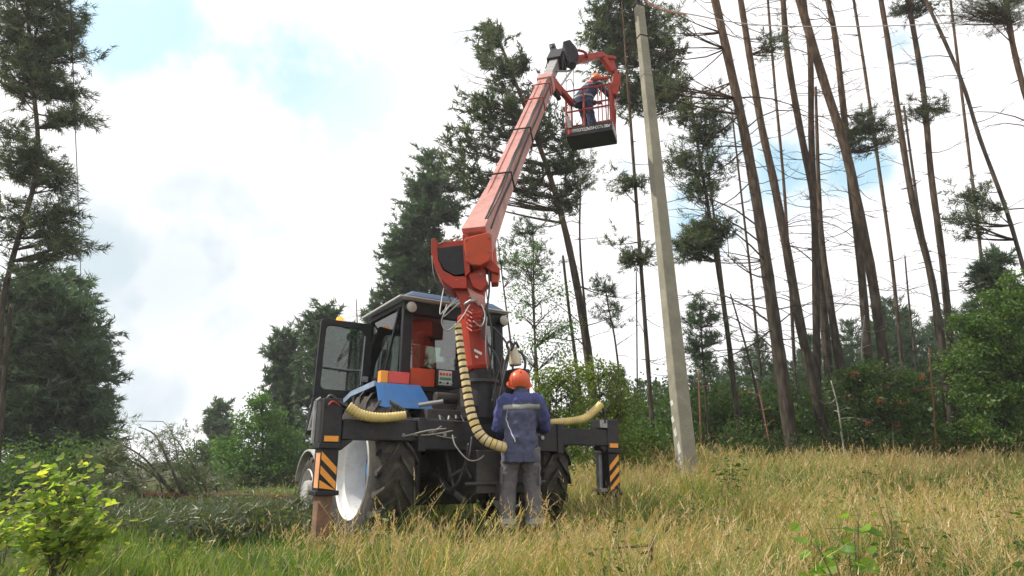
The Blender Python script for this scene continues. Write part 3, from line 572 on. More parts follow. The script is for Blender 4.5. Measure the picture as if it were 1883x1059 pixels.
for t in (.235, .50, .735, .87):
    m_ = BLACK if t < .6 else RED
    b = MB(); k = W/2+.05; kk = Hh/2+.05
    b.tube([bp(t, -k+.02, -.05), bp(t, -k+.02, kk), bp(t, k+.01, kk), bp(t, k+.01, -.05)], .014, 6); b.build('hose_clamp', m_, boom)
slv = MB(); slv.beam(bp(.955, 0, 0), bp(1.0, 0, 0), W+.05, Hh+.05, up=TV(T.location+upn)); slv.build('boom_collar', PINK, boom, bevel=.006)
b = MB(); b.beam(TV(B1-d*.2), TV(B2), .17, .20, up=TV(T.location+upn)); inner = b.build('inner_boom', mat('weathered_grey_boom', (.36, .34, .33), .4, .2, var=.15, scale=8, dirt=(.17, .14, .13), damt=.6), T, bevel=.006, label='grey telescopic inner boom section')
# black head
b = MB(); e0 = B2
b.beam(TV(e0-d*.55), TV(e0+d*.12), .29, .31, up=TV(T.location+upn)); b.beam(TV(e0+d*.08-side*.05+upn*.02), TV(e0+d*.55-side*.16+upn*.12), .13, .16, up=TV(T.location+upn))
b.tube([TV(e0-side*.17-upn*.14-d*.1), TV(e0+side*.17-upn*.14-d*.1)], .12, 16)
hq = [TV(at(u, v, 11.0)) for u, v in [(1035, 76), (1048, 72), (1061, 88), (1065, 102), (1057, 115), (1044, 112)]]; b.prism(hq, TV(T.location+Vector((0, .24, 0)))); b.tube([TV(at(1052, 120, 10.98)), TV(at(1052, 120, 11.26))], .085, 14)
head = b.build('boom_head', BLACK, T, bevel=.015, label='black knuckle head at the boom tip')
b = MB(); p = at(1016, 88, 11.6); b.ell(TV(p), (.06, .06, .075), 10, 8); b.tube([TV(p), TV(p+Vector((0, 0, -.25))), TV(e0-d*.75-side*.1)], .012, 6); b.build('horn', BLACK, head)
b = MB(); b.tube(smoothpath([TV(e0-d*1.1+side*.1), TV(e0-d*.4+side*.3-upn*.2), TV(e0+side*.35-upn*.1)], 4), .02, 6); b.build('head_hose', HOSEG, head, smooth='all')
# ---------------------------------------------------------------- jib and basket
A = at(1040, 252, 11.6); yaw = math.radians(-18)
ax = Vector((math.cos(yaw), math.sin(yaw), 0)); ay = Vector((-math.sin(yaw), math.cos(yaw), 0)); BW, BD, BT = .97, .62, .20
def bk(x, y, z): return TV(A+ax*x+ay*y+Vector((0, 0, z)))
def bbox(b, lo, hi):
    (x0, y0, z0), (x1, y1, z1) = lo, hi
    b.add([bk(*q) for q in [(x0, y0, z0), (x1, y0, z0), (x1, y1, z0), (x0, y1, z0), (x0, y0, z1), (x1, y0, z1), (x1, y1, z1), (x0, y1, z1)]],
          [(0, 3, 2, 1), (4, 5, 6, 7), (0, 1, 5, 4), (1, 2, 6, 5), (2, 3, 7, 6), (3, 0, 4, 7)])
b = MB(); bbox(b, (0, 0, 0), (BW, BD, .03)); bbox(b, (0, 0, .0305), (BW, .02, BT)); bbox(b, (0, BD-.02, .0305), (BW, BD, BT)); bbox(b, (0, .0205, .0305), (.02, BD-.0205, BT)); bbox(b, (BW-.02, .0205, .0305), (BW, BD-.0205, BT))
bask = b.build('basket', BLACK, T, label='black floor tray of the work basket, written along its side')
b = MB(); bbox(b, (BW+.001, .02, .02), (BW+.012, BD-.02, BT-.01)); b.build('lit_end_face', LGREY, bask)  # right end of the tray, coloured pale to show it lit
b = MB(); bbox(b, (.03, .03, .032), (BW-.03, BD-.03, .05)); b.build('floor_boards', mat('yellow_worn_floor', (.28, .22, .06), .8, var=.3), bask)
b = MB(); bbox(b, (.05, -.012, .045), (.09, -.001, .155)); bbox(b, (.11, -.012, .07), (.13, -.001, .15)); b.build('red_reflector', REDL, bask)
cu = bpy.data.curves.new('lettering', 'FONT'); cu.body = 'ГРУЗОПОДЪЕМНОСТЬ 200кг'; cu.size = .083; cu.extrude = .001; cu.align_x = 'LEFT'; cu.space_character = .82
to = bpy.data.objects.new('lettering', cu); C.objects.link(to)
bpy.context.view_layer.update(); dg = bpy.context.evaluated_depsgraph_get(); tm = bpy.data.meshes.new_from_object(to.evaluated_get(dg)); bpy.data.objects.remove(to)
wid = max(v.co.x for v in tm.vertices); sc_ = .80/wid
o = link('lettering', tm, mat('white_lettering', (.75, .75, .72), .6, var=.1), bask); X_ = (TV(T.location+ax)); Y_ = Vector((0, 0, 1)); Z_ = -TV(T.location+ay)
R3 = Matrix((X_, Y_, Z_)).transposed(); o.matrix_local = Matrix.Translation(bk(.14, -.006, .075)) @ R3.to_4x4() @ Matrix.Diagonal((sc_, 1.15, 1, 1))
rt = .021
b = MB()
for x, y in ((.02, .02), (BW-.02, .02), (.02, BD-.02), (BW-.02, BD-.02)): b.tube([bk(x, y, .1), bk(x, y, 1.08)], rt, 8)
for z in (.58, 1.08):
    P4 = [(.02, .02), (BW-.02, .02), (BW-.02, BD-.02), (.02, BD-.02)]
    for i in range(4): b.tube([bk(*P4[i], z), bk(*P4[(i+1) % 4], z)], rt*.9, 8)
b.tube([bk(.40, .02, .1), bk(.40, .02, 1.08)], .022, 8)
rail = b.build('guard_rail', RED, bask, smooth=True)
for k in range(5):
    b = MB(); y = .1+k*.10; b.tube([bk(BW-.02, y, .19), bk(BW-.02, y, 1.07)], .012, 6); b.build('rail_bar', RED, bask, smooth=True)
for k in range(3):
    b = MB(); x = .70+k*.08; b.tube([bk(x, .02, .19), bk(x, .02, 1.07)], .012, 6); b.build('rail_bar', RED, bask, smooth=True)
for k in range(4):
    b = MB(); y = .1+k*.13; b.tube([bk(.02, y, .19), bk(.02, y, 1.07)], .007, 6); b.build('rail_bar', RED, bask, smooth=True)
b = MB(); b.prism([bk(.06, -.01, .19), bk(.14, -.01, .19), bk(.09, -.01, .46), bk(.0, -.01, .52)], TV(T.location+ay*.03)); b.build('grey_kick_plate', GREY, bask)
# jib over the worker's head, and its bracket
b = MB(); J = [at(1052, 112, 11.25), at(1080, 105, 11.45), at(1108, 101, 11.7)]
b.beam(TV(J[0]), TV(J[2]), .13, .17, h2=.12); b.tube(smoothpath([TV(at(1062, 92, 11.1)), TV(at(1075, 96, 11.2)), TV(at(1080, 106, 11.4))], 4), .03, 8); b.beam(TV(at(1104, 99, 11.7)), TV(at(1126, 132, 11.8)), .12, .12); b.beam(TV(at(1122, 108, 11.8)), TV(at(1137, 152, 11.85)), .10, .10)
b.beam(TV(at(1106, 104, 11.7)), TV(at(1132, 108, 11.8)), .09, .08)
jib = b.build('jib', RED, T, bevel=.012, label='short red jib bent over the basket')
b = MB(); b.beam(TV(at(1134, 140, 11.85)), TV(at(1128, 178, 11.85)), .20, .16); b.beam(TV(at(1118, 158, 11.8)), TV(at(1140, 158, 11.85)), .13, .10); b.build('basket_bracket', RED, jib, bevel=.012)
b = MB(); b.tube([TV(at(1090, 146, 11.6)), TV(at(1118, 143, 11.75))], .045, 10); b.build('control_stand', RED, jib, bevel=.006)
b = MB()
for u in (1119, 1126, 1133): b.tube([TV(at(u, 172, 11.85)), TV(at(u-1, 226, 11.85))], .014, 6)
b.build('bracket_bar', RED, jib)
b = MB(); b.tube([TV(at(1058, 120, 11.1)), TV(at(1042, 142, 11.05)), TV(at(1030, 160, 10.9))], .02, 6); b.build('jib_pipe', LGREY, jib)
b = MB(); b.beam(TV(at(1016, 148, 10.7)), TV(at(1052, 190, 11.6)), .10, .12); b.beam(TV(at(1012, 150, 10.5)), TV(at(1026, 168, 10.9)), .16, .22); st = b.build('levelling_strut', RED, T, bevel=.01)
b = MB(); b.tube([TV(at(1015, 158, 10.6)), TV(at(1028, 182, 10.9))], .05, 8); b.tube([TV(at(1022, 150, 10.7)), TV(at(1034, 175, 11.0))], .035, 8); b.build('strut_ram', BLACK, st)
b = MB()
for u in (1041, 1055): b.tube([TV(at(u, 118, 11.3)), TV(at(u, 200, 11.6))], .007, 5)
b.tube(smoothpath([TV(at(1041, 150, 11.4)), TV(at(1050, 146, 11.4)), TV(at(1056, 170, 11.5)), TV(at(1050, 200, 11.6))], 4), .008, 5)
b.build('thin_cable', HOSEB, T)
# ---------------------------------------------------------------- people
def realise(b, name, voxel, mats, parent, smooth_it=6, displace=0, dscale=.12, zmat=None):
    me = b.mesh('tmp'); o = bpy.data.objects.new('tmp', me); C.objects.link(o)
    r = o.modifiers.new('r', 'REMESH'); r.mode = 'VOXEL'; r.voxel_size = voxel
    s = o.modifiers.new('s', 'SMOOTH'); s.factor = .5; s.iterations = smooth_it
    if displace:
        tx = bpy.data.textures.new('folds', 'CLOUDS'); tx.noise_scale = dscale; tx.noise_depth = 2
        d_ = o.modifiers.new('d', 'DISPLACE'); d_.texture = tx; d_.strength = displace; d_.mid_level = .5
    bpy.context.view_layer.update(); dg = bpy.context.evaluated_depsgraph_get()
    nm = bpy.data.meshes.new_from_object(o.evaluated_get(dg)); bpy.data.objects.remove(o); nm.name = name
    q = link(name, nm, mats, parent); nm.shade_smooth()
    if zmat:
        for p in nm.polygons: p.material_index = zmat(p.center)
    return q
SKIN = mat('skin', (.42, .22, .15), .55, var=.08)
HAIR = mat('dark_hair', (.03, .022, .018), .7, var=.2)
def limb(b, pts, rad, n=12): b.tube(smoothpath(pts, 3), [rad[0]]+[rad[min(len(rad)-1, int(i/3)+1)]*((i % 3)+1)/3+rad[min(len(rad)-1, int(i/3))]*(1-((i % 3)+1)/3) for i in range((len(pts)-1)*3)], n)
def hand(b, wrist, fdir, up, s=1):
    w_, f, u = Vector(wrist), Vector(fdir).normalized(), Vector(up).normalized(); r = f.cross(u).normalized(); u = r.cross(f)
    b.tube([w_, w_+f*.03, w_+f*.07, w_+f*.09], [(.026, .02), (.036, .018), (.040, .017), (.03, .014)], 10)
    for k, (off, ln) in enumerate([(-.028, .068), (-.009, .078), (.010, .072), (.028, .056)]):
        p = w_+f*.085+r*off; b.tube([p-f*.03, p, p+f*ln*.45-u*.01, p+f*ln*.5-u*ln*.45, p+f*ln*.2-u*ln*.75], [.0095, .0095, .009, .0085, .007], 7)
    p = w_+f*.03-r*s*.03; b.tube([p, p-r*s*.03+f*.02-u*.008, p-r*s*.035+f*.055-u*.022, p-r*s*.02+f*.075-u*.035], [.013, .012, .010, .008], 7)
def person(name, label, J, loc, rz, group, trouser_m, jacket_m, zmat, helmet_m, voxel=.011, hem=.76, head_tilt=(0, 0, 0)):
    t = thing(name, label, 'person', loc, rz, group)
    b = MB(); V = {k: Vector(v) for k, v in J.items()}
    pel, wai, che, nek, hd = V['pelvis'], V['waist'], V['chest'], V['neck'], V['head']
    b.tube([pel-Vector((0, 0, .08)), pel, wai, che, V['shc'], nek], [(.13, .10), (.155, .11), (.135, .10), (.16, .11), (.13, .085), (.06, .06)], 16)
    b.tube([nek-Vector((0, 0, .05)), nek+(hd-nek)*.5, hd-Vector((0, 0, .04))], [.065, .058, .06], 12)
    b.ell(hd, (.078, .098, .118), 16, 12); f = Vector((0, 1, 0))
    b.ell(hd+Vector((0, .035, -.07)), (.052, .062, .055), 12, 8)                           # jaw
    b.tube([hd+Vector((0, .085, .015)), hd+Vector((0, .118, -.03)), hd+Vector((0, .09, -.04))], [.010, .016, .012], 8)  # nose
    for s in (-1, 1): b.ell(hd+Vector((s*.082, -.005, -.01)), (.012, .022, .034), 8, 6)      # ears
    b.tube([hd+Vector((-.022, .092, -.068)), hd+Vector((0, .100, -.066)), hd+Vector((.022, .092, -.068))], [.006, .009, .006], 6)
    for s, q in ((-1, 'L'), (1, 'R')):
        limb(b, [V['hip'+q], V['knee'+q], V['ankle'+q]], [.082, .056, .042])
        limb(b, [V['sh'+q], V['elb'+q], V['wr'+q]], [.055, .042, .028])
        hand(b, V['wr'+q], (V['wr'+q]-V['elb'+q]), (0, 0, 1), s)
    body = realise(b, 'body', max(.0055, voxel*.6), SKIN, t, 3)
    for s in (-1, 1):
        e = MB(); e.ell(hd+Vector((s*.031, .084, .008)), (.013, .010, .010), 8, 6); e.build('eye', mat('eye_white', (.7, .7, .68), .3), t, smooth='all')
    # trousers
    b = MB(); b.tube([pel-Vector((0, 0, .10)), pel, pel+Vector((0, 0, .13))], [(.165, .125), (.185, .135), (.165, .12)], 18)
    for q in 'LR':
        h, k, a = V['hip'+q], V['knee'+q], V['ankle'+q]
        limb(b, [h+(0, 0, .0) if False else h, k, a+(k-a)*.10], [.108, .088, .090], 14)
    tr = realise(b, 'trousers', voxel, trouser_m, t, 3, .040, .075)
    for q in 'LR':
        k, a = V['knee'+q], V['ankle'+q]; dd = (k-a).normalized()
        c = MB(); c.tube([a+dd*.085, a+dd*.135], [(.097, .097), (.096, .096)], 18); c.build('reflective_band', mat('reflective_grey', (.27, .275, .265), .5, var=.1), tr, smooth=True)
    # boots
    for q in 'LR':
        a = V['ankle'+q]; b = MB(); b.tube([a+Vector((0, .0, .13)), a+Vector((0, -.005, .02)), a+Vector((0, .0, -.05))], [.062, .058, .055], 12); b.tube([a+Vector((0, -.07, -.05)), a+Vector((0, .0, -.04)), a+Vector((0, .12, -.055)), a+Vector((0, .19, -.065))], [(.035, .036), (.048, .045), (.048, .034), (.036, .022)], 12)
        realise(b, 'boot', voxel, mat('dark_brown_boot', (.05, .038, .03), .6, var=.3), t, 3)
    # jacket
    b = MB(); hz = Vector((pel.x*.8, pel.y, hem)); b.tube([hz, pel+Vector((0, 0, .05)), wai, che, V['shc']-Vector((0, 0, .0)), nek-Vector((0, 0, .01))], [(.222, .165), (.215, .160), (.192, .145), (.192, .15), (.155, .115), (.078, .078)], 22)
    for q in 'LR': limb(b, [V['shc'].lerp(V['sh'+q], .6), V['sh'+q], V['elb'+q], V['wr'+q]-(V['wr'+q]-V['elb'+q])*.08], [.080, .078, .066, .052], 14)
    jk = realise(b, 'jacket', voxel, jacket_m, t, 4, .040, .085, zmat)
    b = MB(); b.tube([nek-Vector((0, 0, .03)), nek+Vector((0, -.005, .035))], [(.082, .082), (.072, .074)], 16); b.build('collar', jacket_m[0], jk, smooth=True)
    # helmet
    hp = hd+Vector((0, -.012, .03)); b = MB()
    tl = Matrix.Rotation(head_tilt[0], 3, 'X')
    prof = [(-.045, .125), (-.02, .126), (.03, .120), (.07, .102), (.10, .072), (.118, .035), (.122, .001)]
    b.lathe(prof, hp, tl @ Vector((0, 0, 1)), 28); n0 = len(b.v)
    b.lathe([(-.045, .110), (-.047, .125), (-.05, .150), (-.056, .150), (-.052, .11)], hp+Vector((0, .018, 0)), tl @ Vector((0, 0, 1)), 28)
    b.tube([hp+Vector((0, -.10, .075)), hp+Vector((0, -.0, .128)), hp+Vector((0, .10, .078))], [.012, .018, .012], 8)
    he = b.build('helmet', helmet_m, t, smooth=True); he.matrix_local = Matrix.Translation(hp) @ Matrix.Scale(.93, 4) @ Matrix.Translation(-hp)
    b = MB(); b.lathe([(-.10, .084), (-.03, .092), (-.0, .085)], hd+Vector((0, -.012, .01)), (0, .1, 1), 16); b.build('hair', HAIR, t, smooth=True)
    return t, V, jk, tr
NAVY = mat('faded_dark_navy_cloth', (.062, .070, .125), .85, var=.16, scale=5, bump=.35, bscale=18)
ROYAL = mat('royal_blue_cloth', (.045, .055, .175), .8, var=.15, scale=6, bump=.3, bscale=18)
TRO = mat('grey_brown_work_trousers', (.115, .108, .120), .9, var=.16, scale=6, bump=.4, bscale=16, dirt=(.20, .16, .12), damt=.3)
HELO = mat('orange_helmet_plastic', (.66, .095, .028), .38, var=.06, scale=6, dirt=(.5, .15, .06), damt=.4)
def stand(hl=0): return None
J1 = dict(pelvis=(0, 0, .97), waist=(0, .0, 1.10), chest=(0, -.005, 1.28), shc=(0, -.01, 1.42), neck=(0, .0, 1.50), head=(-.01, .03, 1.60),
          hipL=(-.095, 0, .93), kneeL=(-.135, .03, .50), ankleL=(-.145, -.02, .10), hipR=(.095, 0, .93), kneeR=(.125, .05, .50), ankleR=(.145, .0, .10),
          shL=(-.178, -.005, 1.39), elbL=(-.232, .03, 1.12), wrL=(-.15, .26, 1.08), shR=(.178, -.005, 1.39), elbR=(.272, .08, 1.15), wrR=(.24, .30, 1.13))
WY = 6.22; wx = gx(958, WY); wz = gz(wx, WY)
W1, V1, jk1, tr1 = person('person', 'worker in orange helmet and dark blue jacket with grey back stripe standing at the tractor', J1, (wx, WY, wz-.02), math.radians(6), 'line workers', TRO, [NAVY, ROYAL],
    lambda c: 1 if (c.z > 1.385+.012*math.sin(c.x*9) or (abs(c.x) > .212+.02*(c.z-1.2) and c.z > .95)) else 0, HELO, voxel=.011, hem=.78, head_tilt=(.5, 0, 0))
W1.scale = (.93, .93, .93)
# back stripe: a band following the jacket (ray from behind)
def band(jk, pts, w_, name, m, parent):
    dgx = bpy.context.evaluated_depsgraph_get(); b = MB(); prev = None
    for x, z in pts:
        row = []
        for dz in (-w_/2, 0, w_/2):
            hit, pc, nn, _ = jk.ray_cast(Vector((x, -1, z+dz)), Vector((0, 1, 0)))
            row.append((pc if hit else Vector((x, -.1, z+dz)))+Vector((0, -.004, 0)))
        i = len(b.v); b.v += row+[p+Vector((0, .003, 0)) for p in row]
        if prev is not None:
            j = prev; b.f += [(j, i, i+1, j+1), (j+1, i+1, i+2, j+2), (j+3, j+4, i+4, i+3), (j+4, j+5, i+5, i+4), (j, j+3, i+3, i), (j+2, i+2, i+5, j+5)]
        prev = i
    return b.build(name, m, parent, smooth='all')
bpy.context.view_layer.update()
band(jk1, [(-.192+i*.384/16, 1.325+.022*i/16+.005*math.sin(i*.7)) for i in range(17)], .052, 'back_stripe', mat('reflective_grey', (.27, .275, .265), .5, var=.1), jk1)
b = MB(); b.tube([Vector((-.20, -.02, 1.33)), Vector((-.232, -.045, 1.27)), Vector((-.245, -.04, 1.20))], .010, 6); b.build('shoulder_piping', mat('reflective_grey', (.27, .275, .265), .5), jk1, smooth='all')
zs = [1.235, 1.21, 1.18, 1.14, 1.10, 1.06, 1.03, 1.0, .98]; xs = [-.155, -.165, -.152, -.145, -.125, -.115, -.10, -.085, -.082]; P = []
for x, z in zip(xs, zs):
    hit, pc, nn, _ = jk1.ray_cast(Vector((x, -1, z)), Vector((0, 1, 0))); P.append((pc if hit else Vector((x, -.15, z)))+Vector((0, -.008, 0)))
b = MB(); b.tube(smoothpath(P, 3), .0055, 6); b.tube([P[0], P[0]+Vector((.005, 0, .07)), P[1]], .005, 6); b.build('white_cord', mat('white_cord', (.6, .6, .62), .6), jk1, smooth='all')
b = MB()
for s in (-1, 1):
    hit, pc, nn, _ = tr1.ray_cast(Vector((s*1.0, 0.02, .66)), Vector((-s, 0, 0)))
    if hit: b.box((pc.x-.012*s-.012, pc.y-.07, .56), (pc.x-.012*s+.012, pc.y+.07, .74))
b.build('cargo_pocket', TRO, tr1, bevel=.01)
# basket worker
REDC = mat('red_cloth', (.55, .04, .03), .7, var=.15); NAV2 = mat('navy_cloth', (.028, .038, .085), .85, var=.2, bump=.3, bscale=18); REFL = mat('reflective_grey', (.27, .275, .265), .5)
J2 = dict(pelvis=(0, -.10, .95), waist=(0, -.04, 1.08), chest=(0, .08, 1.26), shc=(0, .15, 1.39), neck=(0, .20, 1.46), head=(.0, .29, 1.585),
          hipL=(-.095, -.1, .92), kneeL=(-.14, .06, .52), ankleL=(-.14, -.10, .10), hipR=(.095, -.1, .92), kneeR=(.12, -.02, .50), ankleR=(.14, .03, .10),
          shL=(-.195, .13, 1.38), elbL=(-.36, .22, 1.20), wrL=(-.22, .46, 1.18), shR=(.195, .13, 1.38), elbR=(.28, .25, 1.14), wrR=(.20, .48, 1.12))
P0 = A+ax*.42+ay*.36+Vector((0, 0, .035))
W2, V2, jk2, tr2 = person('person', 'worker in orange helmet and navy overalls with red shoulders standing in the raised basket', J2, tuple(P0), math.radians(-58), 'line workers', NAV2, [NAV2, REDC, REFL],
    lambda c: 1 if c.z > 1.385 else (2 if 1.30 < c.z < 1.345 or abs(c.z-.98) < .025 else 0), mat('orange_yellow_helmet', (.85, .22, .03), .35), voxel=.014, hem=.80, head_tilt=(-.2, 0, 0))
# hi-vis vest hanging in the cab
hv = MB(); hv.prism([(-.02, 0, 0), (-.13, .0, 0), (-.14, 0, .30), (-.10, 0, .52), (-.03, 0, .42), (-.05, 0, .36), (-.02, 0, .30)], (0, .03, 0))
o = hv.build('safety_vest', STRAP, None, bevel=.008); o.location = Matrix.Rotation(TZ, 3, 'Z') @ Vector((-.455, .76, 1.56))+T.location; o.rotation_euler = (0, 0, TZ)
tag(o, 'bright orange safety vest hanging behind the rear cab window', 'vest')
# ---------------------------------------------------------------- concrete pole and wires
PB = at(1265, 878, 10.3); PT = at(1175, 14, 10.15); CONC = mat('weathered_concrete', (.28, .265, .205), .85, var=.18, scale=2.6, bump=.5, bscale=45, dirt=(.17, .16, .125), damt=.7, spec=.2)
gzb = gz(PB.x, PB.y); PB2 = PB+(PB-PT).normalized()*((PB.z-gzb+.15))
pole = thing('concrete_pole', 'leaning square concrete power pole rising from the grass right of the tractor', 'power pole', (PB2.x, PB2.y, gzb))
py = math.radians(20)
def pp(fr, x, y):
    c = PB2.lerp(PT, fr); s_ = 1-.42*fr; return c+Vector((math.cos(py)*x*s_-math.sin(py)*y*s_, math.sin(py)*x*s_+math.cos(py)*y*s_, 0))-pole.location
prof = [(-.135, -.10), (-.125, -.112), (.125, -.112), (.14, -.10), (.14, .10), (.125, .112), (-.125, .112), (-.135, .10)]
b = MB(); n = 14
for i in range(n+1): b.v += [pp(i/n, x, y) for x, y in prof]
for i in range(n): b.f += [(i*8+k, i*8+(k+1) % 8, (i+1)*8+(k+1) % 8, (i+1)*8+k) for k in range(8)]
b.f += [tuple(range(7, -1, -1)), tuple(n*8+k for k in range(8))]
b.build('post', CONC, pole)
WP = mat('whitewash', (.58, .57, .54), .9, var=.1)
b = MB()
for fr, h, x0 in ((.02, .018, -.1), (.045, .012, -.06), (.065, .02, -.08), (.095, .014, -.02), (.12, .01, .02), (.15, .008, .0)):
    q = [pp(fr, -.1365, x0), pp(fr-.004, -.1365, x0+.07), pp(fr+h*.6, -.1365, x0+.09), pp(fr+h, -.1365, x0+.03)]; b.prism(q, Vector((-.0015, 0, 0)))
b.build('whitewash_patch', WP, pole)
for fr, r in ((.925, .012), (.83, .006)):
    b = MB(); e = .118; q = [pp(fr, x*1.04, y*1.05) for x, y in prof]; b.tube(q+[q[0]], r, 6, cap=False); b.build('wire_strap', DARK if r > .01 else LGREY, pole)
b = MB(); c = pp(1.0, 0, 0); b.tube([c-Vector((0, 0, .1)), c+Vector((0, 0, .35))], .03, 8); b.beam(c+Vector((-.6, .05, .28)), c+Vector((.6, -.05, .28)), .06, .06); b.build('steel_crossarm', DARK, pole)
INS = mat('brown_glazed_insulator', (.14, .03, .02), .2, var=.1)
for x in (-.52, -.02, .52):
    b = MB(); q = c+Vector((x, -.05*x/.6-.07, .13 if x == -.02 else .32)); b.lathe([(-.02, .02), (0, .055), (.04, .06), (.05, .035), (.07, .05), (.11, .045), (.13, .02), (.14, .001)], q, (0, 0, 1), 16); b.build('insulator', INS, pole, smooth='all')
def wire(name, pts, r, m, label, cat='wire', group=None, n=24):
    b = MB(); b.tube(smoothpath(pts, n), r, 6); o = b.build(name, m, None, smooth='all'); tag(o, label, cat, group); return o
cw = c+pole.location+Vector((-.02, -.09, .13+.075))
wire('overhead_wire', [cw, at(1215, 14, 10.2), at(1280, 28, 10.5), at(1400, 46, 11), at(1600, 48, 12), at(1800, 38, 13.2), at(2100, 5, 15)], .011, mat('pinkish_aluminium', (.55, .45, .42), .4, .4), 'pale wire running right from the top of the concrete pole', n=6)
wire('overhead_wire', [cw+Vector((0, 0, .02)), at(1196, 9, 10.15), at(1225, 20, 10.2), at(1262, 27, 10.3)], .014, mat('salmon_lit_wire', (.62, .25, .18), .5), 'short thick salmon coloured wire tied at the pole top', n=6)  # salmon colour holds the pinkish light on the wire near the pole
# left wire, with the far pole it ends on hidden among the pines
wire('overhead_wire', [at(128, -180, 8.0), at(130, 0, 9.6), at(139, 250, 13.5), at(147, 450, 18.5), at(153, 700, 26.0)], .011, HOSEB, 'thin black wire dropping steeply in front of the left pines', n=8)
# ---------------------------------------------------------------- ground
def axis_pts(lo, hi, fine_lo, fine_hi, st):
    a = list(np.arange(fine_lo, fine_hi+1e-6, st)); x = fine_hi; s_ = st
    while x < hi: s_ *= 1.35; x += s_; a.append(x)
    x = fine_lo; s_ = st
    while x > lo: s_ *= 1.35; x -= s_; a.insert(0, x)
    return np.array(a)
gxs = axis_pts(-150, 150, -14, 20, .35); gys = axis_pts(-50, 150, -2, 26, .35)
GX, GY = np.meshgrid(gxs, gys); GZ = gzn(GX, GY)
V = np.stack([GX, GY, GZ], -1).reshape(-1, 3); nx, ny = len(gxs), len(gys)
F = [(j*nx+i, j*nx+i+1, (j+1)*nx+i+1, (j+1)*nx+i) for j in range(ny-1) for i in range(nx-1)]
me = bpy.data.meshes.new('ground'); me.from_pydata(V.tolist(), [], F); me.shade_smooth()
gm = mat('dry_grass_soil', (.06, .062, .026), .95, var=.4, scale=1.3, bump=.6, bscale=9, dirt=(.05, .055, .02), damt=.8, spec=.1)
tag(link('ground', me, gm), kind='structure')
x0_, x1_, y0_, y1_ = gxs[0]-2, gxs[-1]+2, gys[0]-2, gys[-1]+2
hz = MB(); hz.box((x0_, y0_, -1.3), (x1_, y1_, 34)); hm = bpy.data.materials.new('thin_haze'); hm.use_nodes = True; hn = hm.node_tree; hn.nodes.remove(hn.nodes['Principled BSDF'])
pv = hn.nodes.new('ShaderNodeVolumePrincipled'); pv.inputs['Color'].default_value = (.95, .97, 1, 1); pv.inputs['Density'].default_value = .0012; pv.inputs['Anisotropy'].default_value = .2; hn.links.new(pv.outputs[0], hn.nodes['Material Output'].inputs['Volume'])
tag(hz.build('haze', hm), 'thin pale summer haze in the air over the whole clearing', 'haze', kind='stuff')
# ---------------------------------------------------------------- foliage primitives
NEED = leafmat('pine_needles', [(.036, .056, .028), (.058, .086, .042), (.082, .112, .052), (.13, .145, .075)], .40, gloss=.10, tcol=(1.3, 1.4, .7))
NEEDB = leafmat('blue_green_needles', [(.038, .070, .042), (.064, .105, .058), (.095, .142, .070)], .42, gloss=.08, tcol=(1.2, 1.4, .8))
NEEDL = leafmat('young_pine_needles', [(.025, .05, .018), (.045, .08, .025), (.07, .11, .035)], .35)
LEAFG = leafmat('mid_green_leaves', [(.04, .08, .016), (.065, .12, .02), (.10, .16, .03)], .45, gloss=.05)
LEAFY = leafmat('yellow_green_leaves', [(.07, .12, .018), (.11, .17, .025), (.17, .22, .04), (.26, .26, .06)], .5, gloss=.05)
LEAFD = leafmat('dark_understory_leaves', [(.034, .068, .020), (.055, .10, .026), (.09, .14, .042)], .45, gloss=.05)
LEAFB = leafmat('hazel_leaves', [(.14, .22, .03), (.20, .29, .045), (.29, .36, .07), (.46, .42, .10)], .62, gloss=.03, tcol=(1.4, 1.6, .6))
LEAFBIRCH = leafmat('birch_leaves', [(.06, .13, .028), (.085, .17, .038), (.12, .21, .05)], .5, gloss=.05)
LEAFR2 = leafmat('rowan_leaves', [(.03, .06, .018), (.05, .09, .024), (.085, .13, .035)], .42, gloss=.04)
LEAFR = leafmat('fresh_mixed_leaves', [(.035, .075, .018), (.055, .11, .022), (.09, .155, .03), (.15, .21, .04)], .45, gloss=.04)
BRUSHN = leafmat('wilting_needles', [(.045, .075, .035), (.07, .10, .045), (.10, .12, .055), (.16, .13, .07)], .4)
DRY = leafmat('dry_brown_needles', [(.10, .07, .05), (.16, .12, .09), (.09, .10, .07)], .3)
BARK = barkmat('pine_bark', (.074, .064, .050), (.140, .092, .060), 4.0, 12.0)
BARKD = barkmat('dark_bark', (.085, .072, .065), (.14, .10, .075), 4, 14)
TWIG = mat('twig_bark', (.075, .06, .05), .9, var=.3)
REDTWIG = mat('orange_pine_bark', (.22, .105, .055), .9, var=.3, scale=4)
BIRCH = mat('pale_birch_bark', (.27, .25, .22), .8, var=.25, scale=14)
def tufts(P, D, Ln, k, w_, rng, spread=.75):
    """needle bundles: P centres, D main directions"""
    n = len(P); d = unit(D[:, None, :]*1.0+rng.normal(0, spread, (n, k, 3))); L_ = Ln*rng.uniform(.6, 1.15, (n, k, 1))
    p = P[:, None, :]+rng.normal(0, Ln*.12, (n, k, 3)); s_ = unit(np.cross(d, rng.normal(0, 1, (n, k, 3))))*w_/2
    V = np.stack([p-s_, p+s_, p+d*L_], 2).reshape(-1, 3); r = np.repeat(rng.uniform(0, 1, n), k)*.75+rng.uniform(0, .25, n*k)
    return V, r
